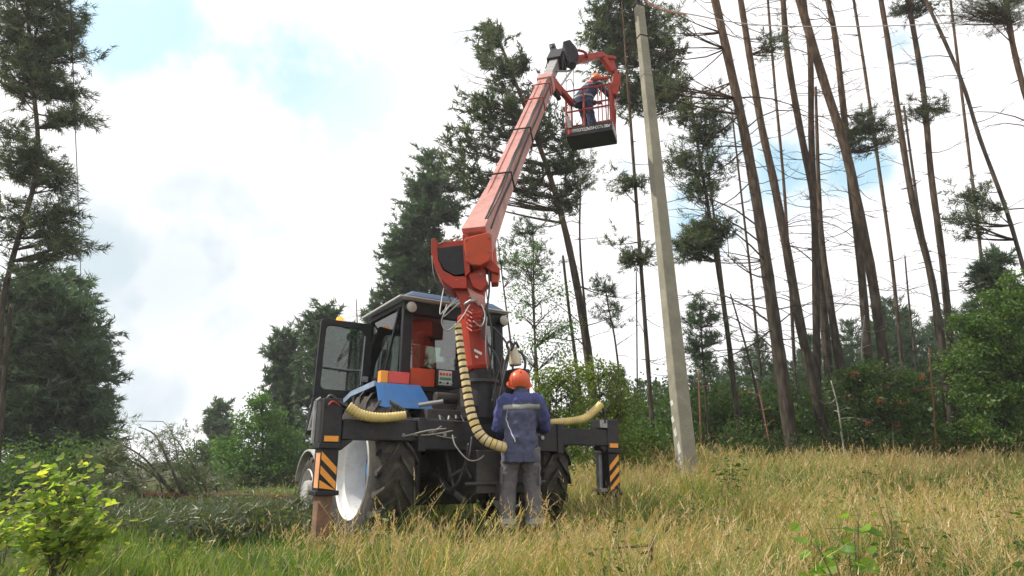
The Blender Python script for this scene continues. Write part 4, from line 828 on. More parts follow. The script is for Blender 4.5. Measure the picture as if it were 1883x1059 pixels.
def leaves(P, size, rng, up=.6, asp=.62, droop=0):
    n = len(P); N_ = unit(rng.normal(0, 1, (n, 3))+np.array([0, 0, up])); a = unit(np.cross(N_, rng.normal(0, 1, (n, 3)))); a[:, 2] -= droop; a = unit(a); c = np.cross(N_, a)
    L_ = size*rng.uniform(.6, 1.2, (n, 1)); b_ = L_*asp/2
    V = np.stack([P, P+a*L_*.45+c*b_, P+a*L_, P+a*L_*.45-c*b_], 1).reshape(-1, 3)
    return V, rng.uniform(0, 1, n)
def trunk_pts(tr, Y, ext=0):
    Y0, Y1 = (Y, Y) if not isinstance(Y, tuple) else Y; v0, v1 = tr[0][1], tr[-1][1]
    P = [at(u, v, Y0+(Y1-Y0)*(v0-v)/max(1, v0-v1)) for u, v in tr]
    d = P[0]-P[1]; d = d/max(.01, abs(d.z)); g = gz(P[0].x, P[0].y)
    if P[0].z > g: P.insert(0, P[0]+d*(P[0].z-g+.1)*.9+Vector((0, 0, -(P[0].z-g+.1)*.1)))
    if ext: e = (P[-1]-P[-2]).normalized(); P += [P[-1]+e*ext*.5, P[-1]+e*ext]
    return P
def pine(label, tr, Y, w0, w1, blobs=(), ext=0, dead=0, deadlen=1.0, group='pine trees at the forest edge', seed=0, leaf=NEED, tl=.17, tw=.020, wind=(-.25, 0, .35), bark=BARK, k=8, cat='pine tree', name='pine_tree', nt=16, cr=.34, deadside=0, droop=.15, topcrown=True, cdens=1.0, twigm=None):
    rng = np.random.default_rng(seed+11); rr = random.Random(seed+5)
    P = trunk_pts(tr, Y, ext); base = P[0].copy(); t = thing(name, label, cat, tuple(base), 0, group)
    Q = smoothpath(P, 4); w0 *= .74; w1 *= .84; mp = mpp(P[1]); r0, r1 = w0*mp/2, w1*mp/2
    if ext: rad = [r0+(r1-r0)*min(1, i/(len(Q)-9)) if i < len(Q)-8 else r1*(1-.85*(i-len(Q)+8)/8) for i in range(len(Q))]
    else: rad = [r0+(r1-r0)*i/(len(Q)-1) for i in range(len(Q))]
    rad = [r*(1+.05*math.sin(i*2.3+seed)) for i, r in enumerate(rad)]
    b = MB(); b.tube([q-base for q in Q], rad, 12 if w0 > 8 else 7)
    H = Q[-1].z-Q[0].z
    for i in range(int(H*1.3)):                              # branch stubs on the bare trunk
        j = rr.randrange(len(Q)//4, len(Q)-1); a = rr.uniform(0, 2*PI); q = Q[j]-base; dv = Vector((math.cos(a), math.sin(a), rr.uniform(-.1, .4))); b.tube([q, q+dv*(rad[j]+rr.uniform(.04, .22))], [.016, .006], 4)
    b.build('trunk', bark, t, smooth='all')
    bt = MB(); TV_, TR_ = [], []
    def crown(c, spread, n, tz):
        """n tufts on a twig cluster round c"""
        m_ = max(2, n//4); e = unit(unit(rng.normal(0, 1, (m_, 3)))*np.array([1, 1, .55])+np.array(wind)*1.1); s0 = rng.normal(0, spread*.22, (m_, 3))
        f_ = np.array([.3, .6, .85, 1.1])[None, :, None]; pts = (np.array(c)+s0[:, None, :]+e[:, None, :]*f_*spread*rng.uniform(.7, 1.3, (m_, 1, 1))+rng.normal(0, .02, (m_, 4, 3))); D = unit(np.repeat(e[:, None, :], 4, 1)+rng.normal(0, .25, (m_, 4, 3)))
        v_, r_ = tufts(pts.reshape(-1, 3), D.reshape(-1, 3), tz, k, tw*(tz/.17), rng, .55); TV_.append(v_); TR_.append(r_)
    def branch(c, lo=.25, thick=.02):
        """a limb from the trunk out to cluster centre c"""
        c = Vector(c); best = None
        for j, q in enumerate(Q):
            dh = math.hypot(q.x-c.x, q.y-c.y); dz = c.z-q.z; e = abs(dz-lo*dh)+dh*.2
            if best is None or e < best[0]: best = (e, j)
        q = Q[best[1]]; L_ = (c-q).length; th = min(rad[best[1]]*.6, .012+L_*.011)
        m_ = q.lerp(c, .5)+Vector((rr.uniform(-.1, .1), rr.uniform(-.1, .1), -droop*L_*.5+rr.uniform(-.06, .06)*L_))
        bz = bez(q, m_, c, 6); bt.tube([p-base for p in bz], [th*(1-.8*i/5) for i in range(6)], 5 if th > .02 else 4, cap=False)
        return bz
    for bl in blobs:
        u, v, ru, rv, nc = bl[:5]; yo = bl[5] if len(bl) > 5 else 0
        Yc = (Y if not isinstance(Y, tuple) else Y[1])+yo; c0 = at(u, v, Yc); s_ = mpp(c0)
        for i in range(int(nc*cdens)):
            d3 = unit(rng.normal(0, 1, 3))*rng.uniform(0, 1)**.45; f = raydir(u, v)
            c = c0+Vector((d3[0]*ru*s_, d3[1]*ru*s_*.9, d3[2]*rv*s_*1.08))
            sp = cr*rr.uniform(.6, 1.35); bz = branch(c-base if False else c)
            crown(c-base, sp, int(nt*rr.uniform(.7, 1.3)), tl)
            if rr.random() < .6: crown(bz[4]-base, sp*.7, int(nt*.4), tl)
            for _ in range(3):
                e = c+Vector((rr.uniform(-1, 1), rr.uniform(-1, 1), rr.uniform(-.3, .6)))*sp; bt.tube([bz[3]-base, e-base], [.008, .003], 3, cap=False)
    if ext and topcrown:
        for i in range(26):
            z = rr.uniform(.25, 1)*ext; a = rr.uniform(0, 2*PI); R_ = 1.7*(1-.5*z/ext)*rr.uniform(.5, 1); q = P[-3].lerp(P[-1], z/ext); c = q+Vector((math.cos(a)*R_, math.sin(a)*R_, R_*.3)); branch(c); crown(c-base, .5, 14, .26)
    for i in range(int(dead*1.7)):                                    # dead side branches, often forked
        j = rr.randrange(int(len(Q)*.15), len(Q)-2); q = Q[j]; s_ = rr.choice((-1, 1)) if not deadside else (deadside if rr.random() < .8 else -deadside)
        L_ = deadlen*rr.uniform(.4, 1.3); a = rr.uniform(-.9, .9); dv = Vector((s_*math.cos(a), math.sin(a), rr.uniform(-.25, .55))); e = q+dv*L_; m_ = q.lerp(e, .5)+Vector((0, 0, rr.uniform(-.45, .5)*L_)); bz = bez(q, m_, e, 6); th = .0045+.0065*L_
        bt.tube([p-base for p in bz], [th*(1-.8*i_/5) for i_ in range(6)], 4, cap=False)
        for _ in range(rr.randint(1, 4)):
            g = rr.choice(bz[2:5]); e2 = g+(dv+Vector((rr.uniform(-.7, .7), rr.uniform(-.5, .5), rr.uniform(-.5, .8)))).normalized()*L_*rr.uniform(.2, .5); bt.tube([g-base, g.lerp(e2, .5)+Vector((0, 0, .03))-base, e2-base], [th*.45, th*.3, .003], 3, cap=False)
    if bt.v: tag(bt.build('branches', twigm or bark, t, smooth='all'), kind='stuff')
    if TV_: npmesh('crown', np.concatenate(TV_), 3, leaf, t, np.concatenate(TR_))
    return t
PG = 'tall bare pines right of the pole'
# ---- right hand trunks, nearest first
pine('thickest bare pine trunk, grey brown, with long dead branches to its left', [(1440, 705), (1425, 600), (1408, 480), (1390, 360), (1368, 240), (1342, 120), (1315, 0)], 14, 34, 20, [(1250, 60, 40, 30, 6), (1210, 150, 25, 30, 5)], 4, 40, 2.2, PG, 1, deadside=-1)
pine('slim brownish pine trunk just right of the thickest trunk', [(1495, 700), (1470, 590), (1445, 450), (1422, 330), (1400, 230), (1378, 100), (1362, 0)], 15.5, 26, 15, [(1420, 90, 28, 22, 8)], 4, 26, 1.3, PG, 2)
pine('pine trunk with small green tuft standing upright at the middle of the right group', [(1503, 700), (1500, 520), (1498, 400), (1492, 250), (1490, 100), (1478, 0)], 17, 20, 13, [], 5, 24, 1.3, PG, 3)
pine('bare pine trunk that leans across the upright one at the centre of the right group', [(1500, 420), (1494, 350), (1470, 230), (1448, 100), (1440, 0)], 17.5, 20, 13, [], 5, 22, 1.2, PG, 4)
pine('pine with thin dark forked top behind the centre of the right group', [(1547, 690), (1530, 580), (1512, 450), (1505, 330), (1500, 160)], 16, 26, 6, [], 0, 8, .8, PG, 5)
pine('orange brown pine trunk leaning strongly left across its neighbour', [(1626, 665), (1605, 520), (1580, 390), (1553, 270), (1512, 140), (1470, 0)], 15, 25, 20, [], 5, 16, 1.2, PG, 6)
pine('dark pine trunk crossing behind the orange brown leaning trunk', [(1597, 660), (1582, 480), (1566, 350), (1552, 210), (1536, 70), (1522, 0)], 16.5, 22, 13, [(1580, 265, 32, 26, 12), (1612, 235, 26, 26, 10), (1590, 225, 28, 18, 7), (1640, 250, 18, 16, 5)], 5, 26, 1.2, PG, 7, tl=.19, cr=.36, nt=13)
pine('split pine trunk with pale inner wood, second pair from the right', [(1745, 745), (1728, 600), (1708, 490), (1680, 380), (1655, 230), (1635, 90), (1620, 0)], 14, 19, 12, [], 5, 12, .8, PG, 8)
pine('broken grey snag pressed against the split pine trunk', [(1738, 740), (1712, 520), (1688, 380), (1662, 195)], 14.3, 11, 5, [], 0, 7, .6, PG, 9, bark=BARKD)
pine('straight pine trunk with a dark tuft near the frame top, right of the split trunk', [(1758, 745), (1745, 600), (1732, 470), (1712, 320), (1697, 160), (1670, 0)], 15, 19, 12, [(1680, 12, 35, 18, 14), (1712, 200, 30, 14, 6), (1690, 215, 18, 22, 5)], 4, 12, .9, PG, 10)
pine('thin dark pine pole leaning far left at the right side', [(1890, 520), (1850, 385), (1802, 255), (1765, 140), (1700, -5)], 13, 10, 8, [(1790, 400, 40, 36, 13), (1810, 375, 26, 30, 6), (1770, 355, 12, 20, 3)], 4, 7, 1.5, PG, 11, bark=BARKD, tl=.15)
pine('pine trunk cut by the right frame edge with long needled boughs at the top', [(1945, 320), (1905, 230), (1883, 165), (1862, 80), (1850, 0)], 13, 14, 11, [(1800, 15, 60, 20, 26), (1850, 35, 50, 16, 16), (1880, 5, 30, 22, 10)], 4, 8, 1.4, PG, 12, tl=.13, tw=.012, cr=.30)
for i_, (tr_, Y_, w_, wt_, lb_) in enumerate([
    ([(1462, 690), (1452, 500), (1440, 320), (1425, 160), (1412, 0)], 20, 9, 6, 'thin bare pine stem seen between the thickest trunk and its slim neighbour'),
    ([(1658, 660), (1640, 480), (1615, 300), (1592, 140), (1570, 0)], 20, 10, 7, 'thin bare pine stem right of the orange brown leaning trunk'),
    ([(1685, 680), (1672, 560), (1664, 470)], 18, 7, 3, 'short dead stem between the leaning trunk and the split trunk'),
    ([(1400, 700), (1382, 520), (1360, 330), (1345, 200)], 19, 8, 4, 'thin bare stem left of the thickest trunk'),
    ([(1822, 700), (1805, 480), (1778, 250), (1755, 60), (1748, 0)], 19, 9, 6, 'thin bare pine stem left of the dark leaning pole at the right')]):
    pine(lb_, tr_, Y_, w_, wt_, [], 4 if tr_[-1][1] == 0 else 0, 12, .9, PG, 70+i_)
pine('thin leaning dead pole with no branches between the concrete pole and the thickest trunk', [(1400, 760), (1375, 650), (1343, 540)], 15, 9, 3, [], 0, 3, .3, PG, 13, bark=BARKD)
pine('thin pine with dense green bunches hanging at half height right of the concrete pole', [(1350, 710), (1335, 590), (1318, 480), (1302, 380), (1282, 260), (1270, 180)], 15, 15, 5,
     [(1300, 440, 34, 36, 34), (1275, 462, 26, 20, 14), (1318, 425, 22, 18, 12), (1290, 345, 36, 36, 16), (1250, 300, 30, 30, 12), (1300, 260, 36, 36, 14), (1320, 215, 26, 26, 9), (1265, 225, 28, 28, 9)], 0, 10, .9, PG, 14, tl=.19, cr=.34)
pine('very slim pine behind the dense green bunches, bare grey stem', [(1322, 470), (1305, 330), (1295, 200)], 17, 7, 4, [(1330, 300, 22, 36, 9), (1310, 170, 16, 26, 4)], 0, 9, .8, PG, 15, bark=BARKD)
pine('slim pine left of the concrete pole with two small green bunches on a bare stem', [(1200, 790), (1188, 620), (1178, 480), (1168, 340), (1157, 190)], 13.5, 13, 7, [(1172, 478, 32, 14, 17), (1150, 345, 22, 22, 8), (1185, 340, 14, 18, 4), (1130, 452, 10, 6, 2)], 3, 9, .7, PG, 16, tl=.15, cr=.26, topcrown=False)
pine('hair-thin straight dead stem beside the slim pine', [(1172, 720), (1170, 500)], 15, 4, 3, [], 0, 0, .2, PG, 17, bark=BARKD)
pine('tall pine with thick dark crown behind the top of the concrete pole', [(1250, 800), (1225, 560), (1200, 330), (1180, 120), (1165, 0)], 17.5, 13, 10,
     [(1135, 25, 48, 42, 40), (1150, 90, 44, 44, 34), (1095, 60, 26, 26, 10), (1160, 170, 34, 40, 26), (1215, 150, 40, 40, 26), (1240, 175, 30, 22, 16), (1200, 60, 36, 60, 24), (1105, 115, 26, 22, 8), (1230, 100, 24, 26, 8), (1150, -50, 70, 50, 20)], 5, 4, 1, 'big pines behind the basket', 18, tl=.22, tw=.028, cr=.44, nt=17, topcrown=False, wind=(-.1, 0, .1))
# ---- big pine behind the boom
pine('big windswept pine with thick brown trunk behind the raised boom', [(1086, 690), (1074, 600), (1056, 500), (1036, 410), (1010, 320), (985, 250), (955, 170), (920, 80), (900, 35)], 17, 25, 5,
     [(905, 50, 12, 24, 8), (912, 95, 24, 26, 13), (895, 120, 18, 16, 6), (925, 150, 36, 26, 20), (965, 125, 24, 30, 13), (905, 205, 40, 20, 20), (950, 200, 34, 30, 20), (895, 200, 22, 14, 6), (910, 245, 36, 18, 15), (960, 265, 32, 26, 13), (850, 268, 36, 11, 12), (900, 285, 26, 12, 8), (855, 318, 30, 14, 12), (900, 345, 28, 14, 9),
      (1010, 250, 30, 30, 14), (1035, 300, 34, 40, 20), (1065, 320, 24, 40, 15), (985, 325, 26, 26, 9), (1050, 380, 34, 30, 14), (1000, 360, 28, 24, 9), (1008, 180, 22, 30, 9), (860, 360, 24, 20, 8)], 0, 14, 1.9, 'big pines behind the basket', 19, tl=.24, tw=.030, wind=(-.55, 0, .55), cr=.42, nt=15, deadside=-1, cdens=.52)
pine('thin companion stem right of the big windswept pine', [(1090, 690), (1075, 560), (1066, 440), (1068, 330)], 18, 8, 4, [(1070, 345, 20, 26, 8), (1085, 300, 14, 26, 5)], 0, 10, .9, 'big pines behind the basket', 20, wind=(-.3, 0, .4))
pine('second trunk close left of the big windswept pine', [(1062, 690), (1045, 560), (1035, 470)], 18.5, 10, 6, [], 0, 5, .7, 'big pines behind the basket', 21)
# ---- dense pines between tractor and boom
pine('tall dense dark pine left of the boom', [(775, 720), (785, 500), (790, 380), (788, 285)], 25, 12, 4,
     [(785, 300, 16, 24, 10), (790, 345, 32, 24, 26), (775, 355, 16, 16, 6), (795, 390, 42, 28, 36), (775, 430, 50, 26, 40), (830, 400, 20, 24, 12), (745, 465, 42, 24, 34), (790, 480, 48, 32, 40), (830, 500, 26, 50, 26), (745, 515, 46, 24, 34), (720, 540, 28, 16, 16), (780, 545, 55, 26, 36), (845, 350, 12, 26, 7), (820, 330, 16, 20, 8)], 0, 3, 1, 'dense pines behind the tractor', 22, NEEDB, tl=.28, tw=.036, cr=.50, nt=20, wind=(-.3, 0, .3), cdens=.72)
pine('thin young pine between boom and big pine', [(985, 700), (982, 560), (980, 430)], 15, 7, 3, [(960, 450, 34, 30, 10), (990, 480, 30, 36, 10), (945, 500, 26, 30, 8), (985, 420, 20, 20, 5)], 0, 12, 1.0, 'dense pines behind the tractor', 23, NEEDB, tl=.15, cr=.3, nt=9)
pine('small pine with drooping airy boughs left of the slim pine', [(1140, 700), (1130, 620), (1118, 560), (1112, 520)], 16, 6, 3, [(1108, 530, 16, 14, 6), (1125, 545, 12, 14, 4), (1118, 575, 18, 14, 6), (1135, 600, 10, 12, 3)], 0, 7, .6, 'small pines beyond the grass', 24, NEEDB, tl=.16, cr=.28, nt=10)
pine('young airy pine standing right beside the middle of the concrete pole', [(1300, 760), (1295, 690), (1290, 620), (1288, 555)], 15, 7, 3, [(1290, 570, 18, 14, 7), (1280, 600, 28, 12, 9), (1305, 630, 26, 14, 9), (1275, 645, 24, 12, 7), (1310, 590, 16, 14, 5), (1300, 670, 30, 14, 6)], 0, 8, .7, 'small pines beyond the grass', 25, NEEDB, tl=.16, cr=.28, nt=10)
# ---- left group
LG = 'dark pines along the left side'
pine('leaning pine trunk at the left frame edge with dark crown overhead', [(-5, 700), (5, 560), (22, 480), (45, 400), (62, 340), (70, 260), (60, 150), (50, 0)], 11.5, 14, 9,
     [(70, 300, 34, 26, 18), (40, 320, 30, 18, 12), (100, 340, 26, 22, 12), (30, 300, 30, 30, 10), (110, 395, 30, 18, 13), (80, 420, 26, 18, 9), (125, 435, 30, 12, 9), (145, 450, 22, 10, 6), (30, 380, 36, 24, 9), (100, 470, 26, 16, 8), (10, 430, 30, 22, 6), (60, 490, 26, 14, 6),
      (60, 130, 60, 40, 44), (110, 165, 32, 20, 16), (30, 60, 60, 36, 36), (100, 75, 46, 34, 30), (60, 5, 70, 36, 40), (120, 20, 30, 26, 13), (130, 60, 18, 14, 7), (20, 160, 40, 20, 14), (140, 215, 22, 14, 9), (110, 225, 26, 18, 9), (30, 240, 40, 16, 9), (160, 108, 26, 8, 5), (10, 110, 30, 30, 10), (50, -60, 80, 40, 40)], 5, 6, 1.1, LG, 30, tl=.17, cr=.28, nt=15, cdens=.85, topcrown=False, wind=(.25, 0, .15), k=7)
pine('broad dense dark pine mass standing at the left, foliage down to the ground', [(60, 860), (50, 700), (60, 560), (70, 500)], 16, 22, 8,
     [(60, 530, 36, 24, 26), (100, 560, 40, 24, 24), (30, 570, 50, 36, 40), (75, 610, 60, 36, 60), (140, 590, 16, 26, 10), (30, 660, 60, 50, 60), (100, 670, 50, 40, 56), (155, 655, 20, 16, 9), (40, 740, 70, 50, 70), (120, 740, 60, 40, 56), (158, 700, 20, 28, 12), (155, 740, 20, 26, 12), (60, 810, 80, 40, 60), (130, 820, 46, 40, 44), (150, 860, 30, 26, 20), (80, 870, 70, 24, 40), (0, 620, 40, 80, 30), (185, 790, 14, 50, 10)], 0, 2, 1, LG, 31, NEEDB, tl=.22, tw=.026, cdens=1.0, cr=.31, nt=17, wind=(.3, 0, .25))
pine('reddish bare pine stem in front of the dense left pine mass', [(0, 800), (8, 700), (14, 620), (22, 560)], 10.5, 12, 9, [], 0, 6, .7, LG, 32)
pine('pine further back with airy boughs on the right flank of the left pine mass', [(160, 860), (150, 700), (140, 560), (135, 500)], 21, 14, 5, [(120, 520, 18, 18, 9), (150, 560, 22, 16, 12), (165, 620, 26, 16, 14), (175, 655, 24, 12, 9), (180, 695, 20, 14, 8), (165, 760, 26, 36, 20), (185, 840, 30, 30, 20)], 0, 4, 1, LG, 33, NEEDB, tl=.26, tw=.034, cr=.42, nt=15, wind=(.4, 0, .3))
# ---- left centre, behind the cab door
MG = 'dense pines behind the tractor'
pine('dark spruce-like pine tree just left of the open cab door', [(530, 880), (528, 740), (526, 610)], 30, 10, 4, [(526, 625, 14, 16, 9), (520, 655, 26, 16, 16), (530, 690, 34, 20, 26), (520, 730, 38, 26, 32), (520, 780, 44, 30, 36), (520, 830, 44, 34, 34)], 0, 0, 1, MG, 34, NEEDB, tl=.32, tw=.040, cr=.50, nt=20, cdens=.85, wind=(.2, 0, .4))
pine('tall dark pine seen through and above the open cab door', [(610, 880), (608, 740), (604, 575)], 28, 12, 4, [(604, 585, 16, 14, 9), (585, 605, 26, 18, 16), (615, 625, 34, 24, 30), (580, 645, 26, 22, 18), (600, 680, 46, 26, 36), (590, 725, 50, 28, 40), (600, 780, 50, 36, 44), (600, 840, 50, 34, 34), (650, 640, 30, 36, 26), (660, 700, 36, 36, 30)], 0, 0, 1, MG, 35, NEEDB, tl=.32, tw=.040, cr=.50, nt=20, cdens=.8, wind=(.2, 0, .4))
pine('bare wispy treetop between the dark pines behind the cab', [(660, 700), (658, 620), (655, 550)], 33, 5, 2, [(670, 620, 10, 10, 3)], 0, 22, 1.1, MG, 36, bark=BARKD)
pine('small dark pine further down the clearing, left of the round birch', [(408, 880), (407, 800), (404, 740)], 40, 7, 3, [(404, 750, 8, 12, 6), (400, 785, 18, 16, 12), (415, 815, 22, 20, 16), (405, 850, 26, 20, 18)], 0, 0, 1, MG, 37, NEEDB, tl=.38, tw=.05, cr=.5, nt=18)
pine('dark pine behind the left shoulder of the cab, foliage to the ground', [(700, 880), (702, 740), (700, 560)], 34, 12, 4, [(700, 600, 26, 36, 24), (690, 680, 40, 40, 36), (700, 760, 50, 50, 40), (690, 830, 50, 40, 30)], 0, 0, 1, MG, 38, NEEDB, tl=.38, tw=.05, cr=.6, nt=18)
# ---- broadleaf trees
def broadleaf(name, label, cat, tr, Y, w0, w1, blobs, seed, leaf, ls=.10, group=None, nl=60, cr=.4, bark=BARKD, up=.6, droop=0, berries=0, stems=1, asp=.62):
    rng = np.random.default_rng(seed+91); rr = random.Random(seed+7)
    P = trunk_pts(tr, Y); base = P[0].copy(); t = thing(name, label, cat, tuple(base), 0, group); Q = smoothpath(P, 4); mp = mpp(P[1]); n = len(Q)
    b = MB(); rad = [(w0+(w1-w0)*i/(n-1))*mp/2 for i in range(n)]; b.tube([q-base for q in Q], rad, 8)
    for s_ in range(stems-1):
        a = rr.uniform(0, 2*PI); o_ = Vector((math.cos(a), math.sin(a), 0)); b.tube([q-base+o_*(.1+i*.035*rr.uniform(.6, 1.4)) for i, q in enumerate(Q)], [r*.6 for r in rad], 5)
    b.build('trunk', bark, t, smooth='all'); bt = MB(); VV, RR_ = [], []; BC = []
    for bl in blobs:
        u, v, ru, rv, nc = bl[:5]; c0 = at(u, v, Y+(bl[5] if len(bl) > 5 else 0)); s_ = mpp(c0)
        for i in range(nc):
            d3 = unit(rng.normal(0, 1, 3))*rng.uniform(0, 1)**.4; c = c0+Vector((d3[0]*ru*s_, d3[1]*ru*s_*.9, d3[2]*rv*s_))
            g = gz(c.x, c.y)
            if c.z < g+.1: continue
            best = min(range(n), key=lambda j: abs((c.z-Q[j].z)-.7*math.hypot(Q[j].x-c.x, Q[j].y-c.y))); q = Q[best]
            bz = bez(q, q.lerp(c, .5)+Vector((0, 0, .1)), c, 5); th = .006+.006*(c-q).length; bt.tube([p-base for p in bz], [th, th*.8, th*.6, th*.45, th*.3], 4, cap=False)
            m_ = int(nl*rr.uniform(.6, 1.3)); sp = cr*rr.uniform(.6, 1.3); u_ = unit(rng.normal(0, 1, (m_, 3)))*rng.uniform(0, 1, (m_, 1))**.5*np.array([sp, sp, sp*.7])
            v_, r_ = leaves(np.array(c-base)+u_, ls, rng, up, asp, droop); VV.append(v_); RR_.append(np.clip(r_*.7+rr.uniform(0, .3), 0, 1))
            if berries and rr.random() < berries: BC.append(c-base+Vector((rr.uniform(-1, 1), -.8, rr.uniform(-.3, .6)))*sp*.6)
    if bt.v: tag(bt.build('branches', bark, t, smooth='all'), kind='stuff')
    npmesh('crown', np.concatenate(VV), 4, leaf, t, np.concatenate(RR_))
    if BC:
        b = MB()
        for c in BC:
            for _ in range(14): b.ell(c+Vector((rr.gauss(0, .045), rr.gauss(0, .045), rr.gauss(0, .03))), (.013, .013, .013), 5, 4)
        tag(b.build('berries', mat('red_berries', (.30, .035, .02), .4), t), kind='stuff')
    return t
broadleaf('birch_tree', 'round bright green birch beside the tractor front', 'birch', [(485, 920), (484, 860), (482, 740)], 24, 7, 3, [(482, 740, 20, 16, 14), (480, 780, 44, 30, 40), (440, 830, 40, 36, 36), (515, 820, 42, 44, 40), (480, 860, 76, 36, 60), (440, 890, 44, 26, 26), (535, 870, 36, 42, 32)], 1, LEAFBIRCH, .12, None, 75, .42)
broadleaf('birch_tree', 'small yellowish green tree left of the round birch down the clearing', 'birch', [(360, 900), (360, 850), (362, 810)], 34, 4, 2, [(365, 830, 26, 20, 14), (350, 860, 26, 24, 14), (385, 850, 20, 26, 12)], 2, LEAFG, .16, None, 60, .6)
broadleaf('birch_tree', 'feathery birch sapling with pale drooping leaves behind the worker', 'birch', [(1000, 820), (985, 640), (978, 520)], 13, 6, 3, [(960, 560, 34, 34, 16), (1005, 540, 36, 44, 18), (1015, 600, 34, 34, 18), (975, 640, 34, 34, 18), (945, 480, 34, 40, 10), (1035, 650, 26, 34, 12), (990, 470, 30, 40, 8), (1045, 600, 16, 30, 6)], 3, LEAFBIRCH, .06, None, 30, .30, droop=.9)
broadleaf('sapling', 'thin sapling with bare forked stems right of the cab', 'sapling', [(948, 760), (940, 640), (930, 560), (915, 440)], 11, 6, 2, [(930, 470, 26, 30, 4), (955, 500, 20, 30, 3)], 4, LEAFG, .05, None, 18, .25, stems=4)
UB = 'leafy bushes between tractor and pole'
broadleaf('bush', 'tall yellow green bush right behind the worker', 'bush', [(1010, 900), (1020, 800), (1025, 700)], 10.5, 5, 2, [(1020, 700, 34, 26, 16), (1060, 710, 26, 26, 12), (1000, 740, 30, 36, 20), (1050, 770, 40, 40, 30), (1030, 840, 50, 40, 30), (990, 690, 10, 16, 4), (1045, 680, 8, 20, 4), (1070, 690, 8, 20, 4)], 5, LEAFY, .06, UB, 48, .21, stems=5)
broadleaf('bush', 'yellow green bush rising beyond the right outrigger arm', 'bush', [(1110, 900), (1105, 800), (1100, 680)], 11, 5, 2, [(1090, 690, 24, 24, 12), (1120, 700, 30, 28, 14), (1140, 750, 36, 36, 30), (1085, 770, 36, 40, 34), (1110, 830, 50, 40, 40), (1160, 820, 36, 36, 24), (1100, 675, 8, 20, 4), (1135, 680, 8, 20, 4)], 6, LEAFY, .06, UB, 44, .21, stems=5)
broadleaf('bush', 'mid green bush left of the concrete pole foot', 'bush', [(1190, 900), (1185, 840), (1180, 780)], 12, 4, 2, [(1180, 800, 34, 30, 18), (1205, 840, 30, 26, 14), (1160, 850, 36, 26, 16)], 7, LEAFG, .07, UB, 60, .28)
broadleaf('deciduous_tree', 'bright green broadleaf tree filling the right frame edge', 'broadleaf tree', [(1850, 860), (1850, 760), (1855, 600)], 12.5, 10, 4, [(1850, 575, 50, 34, 40), (1885, 540, 36, 50, 34), (1805, 610, 46, 34, 36), (1780, 660, 44, 40, 34), (1850, 650, 56, 46, 66), (1890, 680, 40, 50, 46), (1800, 720, 56, 42, 50), (1860, 740, 56, 40, 50), (1810, 790, 70, 34, 50), (1880, 800, 40, 30, 26), (1765, 600, 12, 20, 4), (1820, 545, 16, 16, 5)], 8, LEAFR, .075, None, 55, .24)
broadleaf('rowan_tree', 'bushy rowan with clusters of red berries under the crossing trunks', 'rowan', [(1620, 860), (1615, 780), (1610, 690)], 13, 6, 3, [(1600, 690, 40, 22, 26), (1560, 700, 24, 26, 12), (1650, 700, 30, 26, 18), (1600, 740, 60, 32, 40), (1650, 770, 40, 32, 24), (1570, 790, 40, 30, 26), (1620, 820, 60, 24, 30), (1540, 730, 16, 20, 6), (1680, 720, 16, 20, 6)], 9, LEAFR2, .065, None, 60, .24, berries=.08, stems=4)
pine('dark pine top showing above the right edge broadleaf tree', [(1840, 640), (1838, 540), (1835, 470)], 16, 9, 3, [(1835, 480, 14, 14, 9), (1825, 510, 26, 16, 14), (1845, 545, 32, 18, 16), (1810, 500, 14, 10, 5)], 0, 4, .8, 'small pines beyond the grass', 40, NEEDB, tl=.2, tw=.026, cr=.3, nt=16)
for i_, (tr_, Y_, w_, lb_, bk_) in enumerate([([(1722, 830), (1716, 740), (1708, 640)], 13, 6, 'dry orange brown stem standing before the thicket left of the split trunk', REDTWIG), ([(1548, 800), (1540, 745), (1528, 700)], 12.8, 5, 'leaning pale birch stem at the left side of the rowan', BIRCH), ([(1412, 800), (1400, 740), (1392, 700)], 13.5, 4, 'thin reddish stem below the thickest trunk', REDTWIG), ([(1290, 860), (1287, 760), (1284, 680)], 12.5, 6, 'thin reddish stem right of the concrete pole foot', REDTWIG), ([(1590, 700), (1584, 640), (1590, 580)], 15, 4, 'bare grey birch stem behind the rowan top', BIRCH)]):
    pine(lb_, tr_, Y_, w_, w_*.5, [], 0, 3, .4, 'thin stems in the thicket', 60+i_, bark=bk_, name='thin_tree', cat='tree')
# ---- generic forest behind: shared young pine and shrub shapes, copied one by one
def small_pine_proto(seed, h=6.0, r=1.5, leaf=NEEDB):
    rng = np.random.default_rng(seed); rr = random.Random(seed); t = thing('young_pine', 'x', 'pine tree', (0, 0, -50)); b = MB(); b.tube([(0, 0, -.3), (.05, 0, h*.5), (0, .03, h)], [.075, .045, .01], 6); tr = b.build('trunk', BARKD, t)
    P, D = [], []
    z = .3
    while z < h:
        R_ = r*(1-z/h)**.75*rr.uniform(.7, 1.15)+.12
        for a in range(6):
            th = a*PI/3+rr.uniform(-.4, .4); ln = R_*rr.uniform(.6, 1.15)
            for q in np.linspace(.25, 1, max(2, int(ln/.16))):
                for _ in range(3): P.append((math.cos(th)*ln*q+rr.gauss(0, .07), math.sin(th)*ln*q+rr.gauss(0, .07), z+ln*q*.28+rr.gauss(0, .07))); D.append((math.cos(th)*.8, math.sin(th)*.8, .9))
        z += rr.uniform(.22, .36)
    v_, r_ = tufts(np.array(P), unit(np.array(D)), .30, 6, .045, rng, .5); cr_ = npmesh('crown', v_, 3, leaf, t, r_); return [t, tr, cr_]
